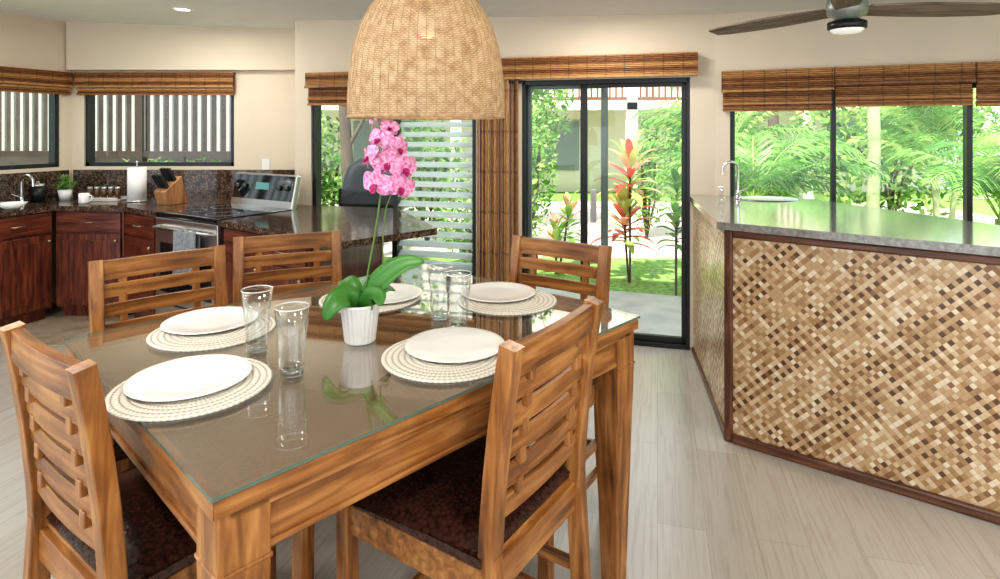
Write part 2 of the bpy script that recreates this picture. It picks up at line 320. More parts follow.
K0=(-3.89,5.45); K1=(-1.80,5.45)
WD=Wall(A0,A1); WR=Wall(A1,R1); WK=Wall(K0,K1); L0=(-3.89-.35*3.2,5.45-.94*3.2); WL=Wall(L0,K0)
d0,d1=WD.s(522),WD.s(690); j0,j1=WD.s(311),WD.s(476); dT=1.885
wallmesh('wall_back',WD,[(d0,d1,0,dT),(j0,j1,.40,1.84)],0,WD.len+.0,'cream painted wall around the sliding glass door')
r0=WR.s(730); r1=WR.len-.3; RZ=.86
wallmesh('wall_right',WR,[(r0,r1,RZ,1.80)],0,WR.len,'cream painted wall holding the wide garden window')
k0,k1=WK.s(84),WK.s(234)
wallmesh('wall_kitchen',WK,[(k0,k1,1.19,1.95)],-.1,WK.len+.1,'cream painted kitchen wall with a wide window')
wl1=WL.len-.10; wl0=WL.len-1.5
wallmesh('wall_left',WL,[(wl0,wl1,1.19,1.95)],0,WL.len,'cream painted kitchen side wall with window')
Wc=Wall(A0,(K1[0],K1[1]))
ob=MB(); ob.box(0,Wc.len+.1,-.12,0,0,2.62); struct(ob.ob('wall_return',wallM,loc=(A0[0],A0[1],0),rot=Wc.rot),'short cream return wall beside the kitchen','wall')
ob=MB(); ob.box(.0,WK.len+.02,-.07,-.001,2.06,2.6); struct(ob.ob('trim_1',wallM,loc=(K0[0],K0[1],0),rot=WK.rot),'cream boxed header above the kitchen window','trim')
ob=MB(); ob.prism([R1,(R1[0]+.12,R1[1]),(R1[0]+.12,-3),(R1[0],-3)],0,2.62); struct(ob.ob('wall_side',wallM),'cream painted side wall','wall')
ob=MB(); ob.prism([(-5.2,-3),(4.72,-3),(4.72,2.76),(1.472,4.108+.1),A0,(-1.80,5.5),(-4.0,5.5),(-5.2,2.3)],-.12,0); struct(ob.ob('floor',floorM),'pale oak-look vinyl plank floor','floor')
ob=MB(); ob.prism([(-4.3,4.25),(-4.32,4.3),(-3.85,5.42),(-1.82,5.42),(-1.7,4.9),(-1.0,4.7),(-1.0,3.4),(-1.9,4.0),(-2.3,4.22)],0,.003); struct(ob.ob('floor.001',tileM),'brown pebble-look kitchen floor tile','floor')
ob=MB()
cz=lambda x:2.365-.0325*x
pl=[(-5.3,-3),(4.8,-3),(4.8,2.76),(4.8,3.2),(1.6,4.45),(-1.6,5.3),(-1.8,5.8),(-4.3,5.8),(-5.6,3)]
n=len(pl); vs=[(x,y,cz(x)) for x,y in pl]+[(x,y,cz(x)+.12) for x,y in pl]
ob.add(vs,[list(range(n))[::-1],list(range(n,2*n))]+[(i,(i+1)%n,n+(i+1)%n,n+i) for i in range(n)]); struct(ob.ob('ceiling',ceilM),'off-white flat ceiling','ceiling')
# ------------------------------------------------------------ windows / doors
def window(name,W,a,b_,z0,z1,mull,frame,label,fw=.035):
    mb=MB(); y0,y1=.02,.10
    mb.box(a,b_,y0,y1,z0,z0+fw); mb.box(a,b_,y0,y1,z1-fw,z1); mb.box(a,a+fw,y0,y1,z0,z1); mb.box(b_-fw,b_,y0,y1,z0,z1)
    for mm in mull: mb.box(mm-fw/2,mm+fw/2,y0,y1,z0,z1)
    r=mb.ob(name,frame,loc=(W.o[0],W.o[1],0),rot=W.rot); struct(r,label,'window')
    g=MB(); g.box(a+fw,b_-fw,.058,.062,z0+fw,z1-fw); g.ob('window_glass',paneM,parent=r)
    return r
window('window_1',WL,wl0,wl1,1.19,1.95,[wl0+.55],dkframe,'dark framed kitchen window beside the sink')
window('window_2',WK,k0,k1,1.19,1.95,[],dkframe,'dark framed kitchen window over the counter')
window('window_4',WR,r0,r1,RZ,1.80,[WR.s(834),WR.s(971)],dkframe,'wide dark framed garden window',fw=.028)
jm=WD.s(394)
r=window('window_3',WD,j0,j1,.40,1.84,[jm],dkframe,'dark framed window with glass louvre slats',fw=.035)
m,nt,b=newmat('frosted_louvre'); b.inputs['Base Color'].default_value=(.86,.9,.9,1); b.inputs['Roughness'].default_value=.2
t_=nt.nodes.new('ShaderNodeBsdfTranslucent'); t_.inputs[0].default_value=(.9,.95,.95,1); x_=nt.nodes.new('ShaderNodeMixShader'); x_.inputs[0].default_value=.6
nt.links.new(b.outputs[0],x_.inputs[1]); nt.links.new(t_.outputs[0],x_.inputs[2]); nt.links.new(x_.outputs[0],nt.nodes['Material Output'].inputs[0]); louv=m
sl=MB(); zz=.47
while zz<1.80:
    Mx=Matrix.Translation((0,.06,zz))@Matrix.Rotation(R(30),4,'X')
    sl.box(jm+.02,j1-.045,-.035,.035,-.003,.003,0,Mx); zz+=.078
sl.ob('louvre_slats',louv,parent=r)
mb=MB(); fw=.034
mb.box(d0,d1,.0,.12,dT-fw,dT); mb.box(d0,d0+fw*.7,.0,.12,0,dT); mb.box(d1-fw*.7,d1,.0,.12,0,dT); mb.box(d0,d1,-.01,.13,0,.03)
dr=mb.ob('door_1',blackM,loc=(WD.o[0],WD.o[1],0),rot=WD.rot,bevel=.002); struct(dr,'black framed sliding glass patio door','door')
def panel(a,b_,y,nm,sl_,sr_):
    p=MB()
    p.box(a,a+sl_,y,y+.035,.03,dT-.034); p.box(b_-sr_,b_,y,y+.035,.03,dT-.034); p.box(a,b_,y,y+.035,.03,.07); p.box(a,b_,y,y+.035,dT-.06,dT-.034)
    q=p.ob(nm,blackM if y<.05 else grframe,parent=dr,bevel=.002); g=MB(); g.box(a+sl_,b_-sr_,y+.015,y+.019,.07,dT-.06); g.ob('door_glass',paneM,parent=q); return q
p1=panel(d0+.025,WD.s(607),.075,'fixed_panel',.03,.05); p2=panel(WD.s(580),d1-.025,.02,'sliding_panel',.05,.03)
h=MB(); sx=WD.s(598); zh=CH-(205-V0)*4.38/F
h.box(sx-.055,sx-.012,-.006,.019,zh-.12,zh+.12); h.ob('door_handle',steel,parent=p2,bevel=.004)
# ------------------------------------------------------------ bamboo blinds
RP=.0125
def blind(W,a,b_,z0,z1,label,vz=None,y=-.04,m_=reedM):
    c=W.p(a); e=thing('bamboo_blind',label,'blind',(c[0],c[1],0),W.rot)
    L=b_-a
    v=MB(); v.reeds(0,L,vz,z1,y-.02,RP); v.box(0,L,y-.01,-.003,z1-.012,z1); v.box(0,L,y-.034,y-.016,vz-.004,vz+.012); v.ob('valance',m_,parent=e)
    s_=MB(); s_.reeds(.008,L-.008,z0,z1-.02,y+.012,RP)
    for zz in (z0,z0+.045): s_.box(.008,L-.008,y-.008,y+.02,zz-.012,zz+.004)
    s_.ob('shade',m_,parent=e); return e
zk=WK.z(160,73)
blind(WK,WK.s(79),WK.s(236),WK.z(160,94),zk,'brown bamboo roman blind over the kitchen window',zk-.13)
blind(WL,WL.len-1.9,WL.len-.03,WK.z(160,94),zk,'brown bamboo roman blind over the side kitchen window',zk-.13)
zj=WD.z(330,73); blind(WD,WD.s(309.5),WD.s(477),WD.z(330,104),zj,'brown bamboo roman blind raised over the louvre window',zj-.12)
zd=WD.z(600,56.5); bt=WD.z(600,78)
e=thing('bamboo_blind','long bamboo valance box above the sliding door','blind',(WD.p(WD.s(501))[0],WD.p(WD.s(501))[1],0),WD.rot)
L=WD.s(697)-WD.s(501); v=MB(); v.reeds(0,L,bt,zd,-.10,RP); v.box(0,L,-.10,-.003,zd-.012,zd); v.box(0,.01,-.098,-.003,bt,zd); v.box(L-.01,L,-.098,-.003,bt,zd); v.box(0,L,-.112,-.094,bt-.004,bt+.012); v.ob('valance',reedM,parent=e)
c=WD.p(WD.s(479)); e=thing('bamboo_curtain','gathered vertical bamboo slat curtain beside the sliding door','curtain',(c[0],c[1],0),WD.rot)
L=WD.s(521)-WD.s(479); v=MB(); v.reeds(0,L,.03,bt-.006,-.058,.014,vertical=True,wave=lambda a:.032*math.sin(a*75)); v.ob('curtain_panel',reedV,parent=e)
v=MB(); v.box(-.005,L+.02,-.035,-.02,bt-.03,bt-.008); v.ob('curtain_rail',blackM,parent=e)
zr=WR.z(722,72)
blind(WR,WR.s(722),WR.s(833),WR.z(722,110),zr,'brown bamboo roman blind with its bottom edge lowered',zr-.14)
blind(WR,WR.s(833.5),WR.s(972),WR.z(850,105),zr,'bamboo roman blind over the middle garden window pane',zr-.11)
blind(WR,WR.s(973),WR.s(1090),WR.z(850,106),zr,'brown bamboo roman blind over the garden window end pane',zr-.12)
# ------------------------------------------------------------ bar
TH=1.075
Fc=(1.113,2.94); dirF=(.7965,-.6046); nF=(.6046,.7965)
def pf(t,n=0): return (Fc[0]+dirF[0]*t+nF[0]*n, Fc[1]+dirF[1]*t+nF[1]*n)
BL=(1.328,4.146-.03)
bar=thing('bar_counter','angled bar counter faced with woven matting and bamboo edging','counter',(0,0,0))
wy=lambda x:4.108-.43*(x-1.472)-.01
bb=MB(); bb.prism([pf(.02,.015),pf(2.2,.015),pf(2.2,.5),(1.80,3.55),(1.80,wy(1.80)),(BL[0]+.16,wy(BL[0]+.16)-.0),(BL[0]+.02,BL[1]-.02)],0,TH-.04); bb.ob('bar_body',simple('bar_inner_wood',(.35,.2,.1),.6,noise=.2,nscale=8),parent=bar)
rotF=math.atan2(dirF[1],dirF[0])
q=MB(); q.box(0,2.2,0,.014,.03,TH-.04); q.ob('front_panel',weaveM,parent=bar,loc=(Fc[0],Fc[1],0),rot=rotF)
sd=nrm(Fc[0]-BL[0],Fc[1]-BL[1]); SL=math.hypot(Fc[0]-BL[0],Fc[1]-BL[1]); rotS=math.atan2(sd[1],sd[0])
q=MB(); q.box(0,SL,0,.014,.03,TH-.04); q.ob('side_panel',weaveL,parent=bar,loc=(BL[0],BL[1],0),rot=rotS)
q=MB(); q.box(-.012,.028,-.016,.012,0,TH-.04); q.ob('corner_post',bamTZ,parent=bar,loc=(Fc[0],Fc[1],0),rot=rotF,bevel=.008)
q=MB(); q.box(.028,2.2,-.016,.004,TH-.078,TH-.042); q.ob('top_rail',bamT,parent=bar,loc=(Fc[0],Fc[1],0),rot=rotF,bevel=.008)
q=MB(); q.box(.028,2.2,-.022,.004,.0,.045); q.ob('bottom_rail',bamT,parent=bar,loc=(Fc[0],Fc[1],0),rot=rotF,bevel=.01)
q=MB(); q.box(0,SL-.01,-.014,.004,.0,.035); q.ob('bottom_rail',bamT,parent=bar,loc=(BL[0],BL[1],0),rot=rotS,bevel=.006)
q=MB(); q.box(0,SL-.01,-.012,.004,TH-.07,TH-.042); q.ob('top_rail',bamT,parent=bar,loc=(BL[0],BL[1],0),rot=rotS,bevel=.006)
tp=MB(); fo=(pf(-.02,-.05)[0]-.015,pf(-.02,-.05)[1])
tp.prism([fo,pf(2.25,-.05),pf(2.25,.62),pf(1.1,.60),(2.02,wy(2.02)),(BL[0]+.14,wy(BL[0]+.14)),(BL[0]-.03,doorY(BL[0])-.012)],TH-.036,TH)
tp.ob('countertop',barTopM,parent=bar,bevel=.006)
sx,sy=PZ(765,198.5,TH)
s_=MB(); s_.lathe([(.17,.004),(.185,.007),(.19,.001)],36); s_.lathe([(.17,.004),(.165,.0015),(.0001,.0012)],36)
o=s_.ob('bar_sink',steel,loc=(sx,sy-.04,TH)); o.scale=(1,.72,1); tag(o,'small round stainless steel bar sink set in the counter','sink')
fx,fy=PZ(738,199,TH); e=thing('faucet','chrome gooseneck faucet on the bar counter','faucet',(fx,fy,TH),0)
f=MB(); f.lathe([(.0001,0),(.026,0),(.026,.012),(.014,.02),(.014,.06)],20); f.tube([(0,0,.05),(0,0,.19)]+[(-.05+.05*math.cos(a),-.01*math.sin(a),.19+.05*math.sin(a)) for a in [math.pi*i/8 for i in range(1,9)]]+[(-.10,0,.16)],.0085,12); f.ob('spout',chrome,parent=e)
f=MB(); f.tube([(0,0,.045),(.03,0,.06),(.06,0,.075)],.006,8); f.ob('handle',chrome,parent=e)
bx,by=PZ(722,203,TH); s_=MB(); s_.lathe([(.0001,0),(.022,0),(.024,.01),(.024,.05),(.010,.06),(.010,.07)],20); e=thing('soap_dispenser','small clear soap bottle with a pump by the bar faucet','bottle',(bx,by,TH)); s_.ob('bottle',tumM,parent=e)
s_=MB(); s_.lathe([(.0001,.07),(.011,.07),(.011,.08),(.004,.082),(.004,.10),(.0001,.10)],14); s_.box(-.025,.006,-.004,.004,.097,.103); s_.ob('pump',chrome,parent=e)
# ------------------------------------------------------------ table
th=R(46.3); D1=(math.cos(th),math.sin(th)); D2=(-math.sin(th),math.cos(th))
NC=PZ(213,497,.91); TL=1.35; TW=1.10
tc_=(NC[0]+D1[0]*TL/2+D2[0]*TW/2, NC[1]+D1[1]*TL/2+D2[1]*TW/2)
tb=thing('dining_table','large honey-brown wooden dining table with a glass covered top','table',(tc_[0],tc_[1],0),th)
hl,hw=TL/2,TW/2
q=MB(); q.box(-hl+.02,hl-.02,-hw+.02,hw-.02,.872,.8985); q.ob('table_top_inset',ttopM,parent=tb)
for sgn in (-1,1):
    q=MB(); q.prism([(-hl,sgn*hw),(hl,sgn*hw),(hl-.02,sgn*(hw-.02)),(-hl+.02,sgn*(hw-.02))],.868,.898); q.ob('top_border',wX,parent=tb,bevel=.003)
    q=MB(); q.prism([(sgn*hl,-hw),(sgn*hl,hw),(sgn*(hl-.02),hw-.02),(sgn*(hl-.02),-hw+.02)],.868,.898); q.ob('top_border',wY,parent=tb,bevel=.003)
q=MB(); q.prism([(-hl-.004,-hw-.004),(hl+.004,-hw-.004),(hl+.004,hw+.004),(-hl-.004,hw+.004)],.902,.910,0,None,1); q.ob('glass_top',[ttM,edgeM],parent=tb)
for sgn in (-1,1):
    q=MB(); q.box(-hl+.06,hl-.06,sgn*(hw-.035)-.012,sgn*(hw-.035)+.012,.765,.868); q.box(-hl+.03,hl-.03,sgn*(hw-.022)-.012,sgn*(hw-.022)+.012,.848,.868); q.box(-hl+.06,hl-.06,sgn*(hw-.028)-.012,sgn*(hw-.028)+.012,.765,.778)
    q.ob('apron',wX,parent=tb,bevel=.003)
    q=MB(); q.box(sgn*(hl-.035)-.012,sgn*(hl-.035)+.012,-hw+.06,hw-.06,.765,.868); q.box(sgn*(hl-.022)-.012,sgn*(hl-.022)+.012,-hw+.03,hw-.03,.848,.868); q.box(sgn*(hl-.028)-.012,sgn*(hl-.028)+.012,-hw+.06,hw-.06,.765,.778)
    q.ob('apron',wY,parent=tb,bevel=.003)
for sx_ in (-1,1):
    for sy_ in (-1,1):
        q=MB(); cx,cy=sx_*(hl-.058),sy_*(hw-.058); vs=[]
        for z,k in ((0,.028),(.05,.030),(.74,.048),(.868,.048)):
            vs+=[(cx-k,cy-k,z),(cx+k,cy-k,z),(cx+k,cy+k,z),(cx-k,cy+k,z)]
        fs=[(3,2,1,0),(12,13,14,15)]+[(i*4+j,i*4+(j+1)%4,i*4+4+(j+1)%4,i*4+4+j) for i in range(3) for j in range(4)]
        q.add(vs,fs); q.box(cx-.051,cx+.051,cy-.051,cy+.051,.752,.762); q.ob('leg',wZ,parent=tb,bevel=.004)
# ------------------------------------------------------------ chairs
def chair(loc,rot,label):
    e=thing('dining_chair',label,'chair',(loc[0],loc[1],0),rot,group='slat-back dining chairs around the table')
    sh=.570
    for x in (-1,1):
        q=MB(); q.bar([(x*.215,.235,0),(x*.215,.24,sh)],.042,.042); q.ob('leg',wZ,parent=e,bevel=.004)
        q=MB(); q.bar([(x*.205,-.265,0),(x*.205,-.225,.25),(x*.205,-.205,sh+.02)],.036,.048); q.ob('leg',wZ,parent=e,bevel=.004)
    q=MB(); q.box(-.20,.20,.22,.245,sh-.085,sh-.01); q.box(-.19,.19,-.215,-.19,sh-.085,sh-.01)
    q.box(-.226,-.201,-.2,.235,sh-.085,sh-.01); q.box(.201,.226,-.2,.235,sh-.085,sh-.01); q.box(-.22,.22,-.20,.245,sh-.02,sh); q.ob('seat_frame',wX,parent=e,bevel=.003)
    c=MB(); nx,ny=14,14; vs=[]
    def zc(u,v): return sh+.012+.040*(1-abs(u)**4)**.5*(1-abs(v)**4)**.5
    for i in range(nx+1):
        for j in range(ny+1):
            u=-1+2*i/nx; v=-1+2*j/ny; vs.append(((.236+.020*v)*u,.030+.232*v,zc(u*.999,v*.999)))
    fs=[(i*(ny+1)+j,(i+1)*(ny+1)+j,(i+1)*(ny+1)+j+1,i*(ny+1)+j+1) for i in range(nx) for j in range(ny)]
    c.add(vs,fs,0,True); c.box(-.230,.230,-.197,.258,sh-.004,sh+.016); c.ob('seat_cushion',leather,parent=e)
    onebox('stretcher',wX,e,-.2,.2,.227,.245,.17,.20); onebox('stretcher',wX,e,-.19,.19,-.245,-.225,.25,.28)
    for x in (-1,1):
        a,b_=sorted((x*.223,x*.202))
        onebox('stretcher',wY,e,a,b_,-.24,.225,.30,.33); onebox('stretcher',wY,e,a,b_,-.24,.225,.19,.215)
    def by(z): t=(z-sh)/(1.06-sh); return -.205-.022*t-.036*t*t
    p=MB()
    for x in (-1,1):
        zs_=[sh-.02,sh+.1,sh+.2,sh+.3,sh+.38,sh+.435,1.058]
        p.bar([(x*.205,by(z),z) for z in zs_],.042,.042)
        for z in (.712,.780,.848,.916,.978):
            p.box(x*.122-.013,x*.122+.013,by(z)-.020,by(z)-.004,z-.018,z+.018)
    b=p.ob('backrest',wZ,parent=e,bevel=.003)
    def slat(z,hh,tk,bow=.010,xw=.190):
        s=MB(); pts=[(x*xw,by(z)-bow*(1-x*x),z) for x in [-1+i/6 for i in range(13)]]
        s.sweep(pts,[(-hh/2,-tk/2),(hh/2,-tk/2),(hh/2,tk/2),(-hh/2,tk/2)],0,False,Vector((0,0,1))); s.ob('slat',wX,parent=b,bevel=.002)
    slat(1.020,.068,.026,.012,.195)
    for z in (.948,.880,.812,.744,.678): slat(z,.047,.014)
    return e
def place(center_back,facing):
    rot=facing-math.pi/2; back=.265
    return (center_back[0]+math.cos(facing)*back, center_back[1]+math.sin(facing)*back),rot
def top(u,v): return PZ(u,v,1.06)
def mid(a,b_): return ((a[0]+b_[0])/2,(a[1]+b_[1])/2)
cA=mid(top(508,342),top(600,302)); l,r_=place(cA,R(146)); A=chair(l,r_,'honey wood slat-back chair, dark leather seat pushed under the table')
cB=mid(top(2,322),top(92,371)); l,r_=place(cB,R(54)); clone(A,(l[0],l[1],0),r_,'honey wood slat-back chair at the end of the table')
cC=mid(top(96,260),top(217,245)); l,r_=place(cC,R(-48)); clone(A,(l[0],l[1],0),r_,'honey wood slat-back chair pulled out, facing away from the oven')
cD=mid(top(243,236),top(331,230)); l,r_=place(cD,R(-66)); clone(A,(l[0],l[1],0),r_,'honey wood slat-back chair turned slightly beside the granite peninsula')
cE=mid(top(517,235),top(608,245)); l,r_=place(cE,R(236)); clone(A,(l[0],l[1],0),r_,'honey wood slat-back chair standing by the sliding door')
# ------------------------------------------------------------ table setting
TZ=.9102
def plate(c,label):
    q=MB(); q.lathe([(.0001,.0025),(.06,.0025),(.088,.003),(.098,.005),(.125,.0075),(.138,.009),(.140,.008),(.137,.0065),(.10,.0018),(.085,0),(.0001,0)],64)
    o=q.ob('dinner_plate',white,loc=(c[0],c[1],TZ+.0055)); tag(o,label,'plate',group='white dinner plates on the table'); return o
def pmat(c,label):
    q=MB(); pr=[(.0001,.004)]+[(.178*i/26,.004+.001*(i%2)) for i in range(1,26)]+[(.178,.003),(.176,0),(.0001,0)]
    q.lathe(pr,64); o=q.ob('placemat',matM,loc=(c[0],c[1],TZ)); tag(o,label,'placemat',group='round woven placemats on the table'); return o
pos=[(190,375,'at the end chair'),(211,319,'beside two tumblers'),(384,292.5,'next to the orchid pot'),(498,291,'at the chair by the sliding door'),(455,343,'at the tucked-in chair')]
ms=[(193,384),(214,329),(370,297.5),(507,299),(448,354)]
P=None
for (u,v,t),(mu,mv) in zip(pos,ms):
    c=PZ(u,v,.925); cm=PZ(mu,mv,.915)
    if P is None: P=plate(c,'round white dinner plate '+t); Q=pmat(cm,'round cream woven placemat '+t)
    else:
        o=P.copy(); COL.objects.link(o); o.location=(c[0],c[1],TZ+.0055); o['label']='round white dinner plate '+t
        o=Q.copy(); COL.objects.link(o); o.location=(cm[0],cm[1],TZ); o['label']='round cream woven placemat '+t
T=None
for u,v,t in [(257,350,'clear glass tumbler between two placemats'),(292,374,'clear glass tumbler beside the orchid pot'),(440,318,'clear glass tumbler by the side placemat'),(458,328,'clear glass tumbler touching the placemat edge')]:
    c=PZ(u,v,.91)
    if T is None:
        T=thing('drinking_glass',t,'glass',(c[0],c[1],TZ),group='clear tumblers on the table')
        q=MB(); q.lathe([(.0001,0),(.027,0),(.029,.003),(.034,.09),(.042,.168),(.0395,.169),(.0325,.09),(.028,.026),(.025,.021),(.0001,.019)],48); q.ob('glass_wall',tumM,parent=T)
        q=MB(); q.lathe([(.0407+.0013*math.cos(a),.1685+.0013*math.sin(a)) for a in [2*math.pi*i/8 for i in range(9)]],48); q.ob('glass_rim',rimM,parent=T)
        q=MB(); q.lathe([(.0001,.003),(.026,.003),(.0268,.010),(.024,.0175),(.0001,.0165)],36); q.ob('glass_base',glassthin('tumbler_base',(.75,.79,.79),.14,2.2,.9),parent=T)
    else: clone(T,(c[0],c[1],TZ),0,t)
# orchid
oc=PZ(360,341,.91); orc=thing('potted_orchid','pink orchid in a ribbed white ceramic pot on the table','plant',(oc[0],oc[1],TZ))
q=MB(); seg=96; pr=[(.0001,0),(.040,0),(.043,.004),(.054,.102),(.057,.106),(.057,.112),(.052,.112),(.049,.095),(.0001,.093)]
q.lathe(pr,seg)
for i,v in enumerate(q.v):
    if .002<v.z<.104:
        a=math.atan2(v.y,v.x); r=math.hypot(v.x,v.y)
        if r>.03: k=1+.04*math.cos(a*22); q.v[i]=Vector((v.x*k,v.y*k,v.z))
q.ob('pot',white,parent=orc)
q=MB(); q.lathe([(.0001,.099),(.047,.096)],20); q.ob('soil',soilM,parent=orc)
def O(u,v,dy=0):
    Y=oc[1]+dy; return Vector(((u-500)/F*Y-oc[0],dy,CH-(v-V0)*Y/F-TZ))
def leaf3(ctrl,W,nrmv):
    ctrl=[Vector(c) for c in ctrl]; n=14; pts=[]
    for i in range(n+1):
        t=i/n*(len(ctrl)-1); k=min(int(t),len(ctrl)-2); f=t-k
        p0=ctrl[max(k-1,0)];p1=ctrl[k];p2=ctrl[k+1];p3=ctrl[min(k+2,len(ctrl)-1)]
        pts.append(.5*((2*p1)+(p2-p0)*f+(2*p0-5*p1+4*p2-p3)*f*f+(3*p1-p0-3*p2+p3)*f**3))
    N=Vector(nrmv).normalized(); vs=[]
    for i,p in enumerate(pts):
        T_=(pts[min(i+1,n)]-pts[max(i-1,0)]).normalized(); S=T_.cross(N).normalized(); nn=S.cross(T_)
        t=i/n; w=W*max(.02,math.sin(math.pi*min(1,.06+.94*t**.8)))**.6 if i<n else W*.06
        for k in (-1,-.5,0,.5,1): vs.append(p+S*w*k+nn*(abs(k)*w*.3))
    q=MB(); q.add(vs,[(i*5+j,i*5+j+1,i*5+6+j,i*5+5+j) for i in range(n) for j in range(4)],0,True)
    o=q.ob('leaf',orchL,parent=orc); o.modifiers.new('t','SOLIDIFY').thickness=.0018
leaf3([O(365,310),O(372,292,-.01),O(388,275,-.02),O(406,264,-.03),O(424,262,-.05)],.037,(-.25,-.75,.6))
leaf3([O(359,310),O(351,299,-.02),O(340,300,-.04),O(331,309,-.055),O(325,321,-.06)],.038,(-.1,-.7,.7))
leaf3([O(364,311),O(368,302,-.02),O(374,295,-.04),O(379,297,-.06),O(380,306,-.075)],.029,(.2,-.75,.6))
leaf3([O(360,310),O(352,292,.02),O(347,282,.05),O(343,280,.09)],.032,(-.1,-.5,.85))
leaf3([O(364,310),O(374,294,.03),O(383,288,.07),O(395,290,.11)],.030,(.2,-.4,.9))
st=[O(364,300),O(368,272),O(374,240),O(378,215),O(381,192),O(384,170),O(386,150),O(386,134),O(382,122),O(376,117)]
q=MB(); q.tube(st,.0028,8); q.tube([O(380,296),O(383,262),O(383,235),O(386,208),O(393,190)],.002,8); q.ob('stem',simple('stem_green',(.10,.2,.04),.5),parent=orc)
def flower(c,yaw,pitch,s,roll=0):
    q=MB(); M=Matrix.Translation(c)@Matrix.Rotation(yaw,4,'Z')@Matrix.Rotation(pitch,4,'X')@Matrix.Rotation(roll,4,'Y')
    def pet(ang,L,W,mat=0,curl=.15,y0=0):
        vs=[];n=6
        for i in range(n+1):
            t=i/n; w=W*math.sin(math.pi*(t*.9+.06))**.6
            for k in (-1,-.5,0,.5,1):
                r=L*t; lx=w*k; vs.append((lx*math.cos(ang)-r*math.sin(ang),y0-.004+curl*L*t*t-abs(k)*.005*math.sin(3*t)+.002*math.sin(5*k+7*t),lx*math.sin(ang)+r*math.cos(ang)))
        q.add(vs,[(i*5+j,i*5+j+1,i*5+6+j,i*5+5+j) for i in range(n) for j in range(4)],mat,True,M)
    for a in (0,125,-125): pet(R(a),.038*s,.014*s,0,.35,.003)
    for a in (72,-72): pet(R(a),.042*s,.023*s,0,.3)
    pet(R(180),.020*s,.008*s,1,-.6); pet(R(150),.013*s,.006*s,1,-.8); pet(R(210),.013*s,.006*s,1,-.8)
    q.ob('flower',[petal,petalD],parent=orc)
for u,v,dy,yw,pt,s,ro in [(380,139,-.02,-.3,-.2,.95,.2),(369,157,-.03,-.9,-.1,1.05,-.3),(399,148,-.02,.9,.1,.95,.4),(404,168,-.015,.7,.1,1.15,-.1),(376,184,-.035,-.4,.2,1.2,.15),(401,187,-.02,.5,.2,1.1,.3),(387,163,-.03,.1,0,1.1,-.2),(390,128,0,.2,-.3,.7,.1)]:
    flower(O(u,v,dy),yw,pt,s,ro)
q=MB()
for u,v in ((376,118),(371,122),(383,122)): q.ball(O(u,v),.006,0,10,1.3)
q.ob('bud',petal,parent=orc)
# ------------------------------------------------------------ pendant lamp
LY=1.935; lx=(427-500)/F*LY; lz=CH+12*LY/F
lamp=thing('pendant_lamp','large woven rattan dome pendant lamp hanging over the table','lamp',(lx,LY,lz))
px=LY/F
prof=[(76,0),(77,4),(77,20),(76,38),(74,56),(71,72),(66,88),(59,103),(50,117),(39,130),(28,139),(17,145),(10,147)]
q=MB(); q.lathe([(a*px,b_*px) for a,b_ in prof],96); q.ob('lamp_shade',rattan,parent=lamp)
q=MB(); q.lathe([(77*px+.004*math.cos(a),.003+.005*math.sin(a)) for a in [2*math.pi*i/8 for i in range(9)]],72); q.ob('shade_rim',rattanS,parent=lamp)
q=MB()
for i in range(56):
    a=2*math.pi*i/56; q.tube([((r*px+.0005)*math.cos(a),(r*px+.0005)*math.sin(a),z*px) for r,z in prof],.0014,5)
q.ob('shade_ribs',rattanS,parent=lamp)
q=MB(); q.tube([(0,0,145*px),(0,0,cz(lx)-lz-.02)],.004,8); q.ob('cord',blackM,parent=lamp)
q=MB(); q.lathe([(.0001,0),(.05,0),(.06,-.02),(.0001,-.022)],24,c=(0,0,cz(lx)-lz-.001)); q.ob('ceiling_canopy',blackM,parent=lamp)
q=MB(); q.lathe([(.0001,.40),(.018,.40),(.018,.33),(.0001,.33)],16); q.tube([(0,0,.40),(0,0,145*px)],.004,8); q.ob('socket',blackM,parent=lamp)
q=MB(); q.ball((0,0,.29),.035); q.ob('bulb',simple('bulb',(.9,.88,.8),.3,emit=(1,.85,.6),es=1.0),parent=lamp)
ld=bpy.data.lights.new('pendant_light','POINT'); ld.energy=1.8; ld.color=(1,.88,.72); ld.shadow_soft_size=.05; lo=bpy.data.objects.new('pendant_light',ld); COL.objects.link(lo); lo.parent=lamp; lo.location=(0,0,.22)
# ------------------------------------------------------------ ceiling fan
FX,FY=PY(847,2.9),2.9; fz=CH+115*2.9/F
fan=thing('ceiling_fan','three-blade ceiling fan with brown wooden blades and a light','ceiling fan',(FX,FY,fz))
q=MB(); zt=cz(FX)-fz; q.lathe([(.0001,zt-.001),(.065,zt-.001),(.06,zt-.05),(.02,zt-.06),(.02,.10),(.0001,.10)],28); q.ob('downrod',fanM,parent=fan)
q=MB(); q.lathe([(.0001,.12),(.05,.12),(.085,.09),(.092,.03),(.085,.0),(.055,-.015),(.055,-.03),(.0001,-.03)],36); q.ob('motor_housing',fanM,parent=fan)
q=MB(); q.lathe([(.0001,-.02),(.05,-.022),(.085,-.035),(.085,-.065),(.078,-.07),(.0001,-.07)],36); q.ob('light_kit',blackM,parent=fan)
q=MB(); q.lathe([(.074,-.0705),(.06,-.085),(.0001,-.09)],30); q.ob('light_lens',simple('lamp_lens',(.9,.9,.86),.4,emit=(1,.97,.9),es=.3),parent=fan)
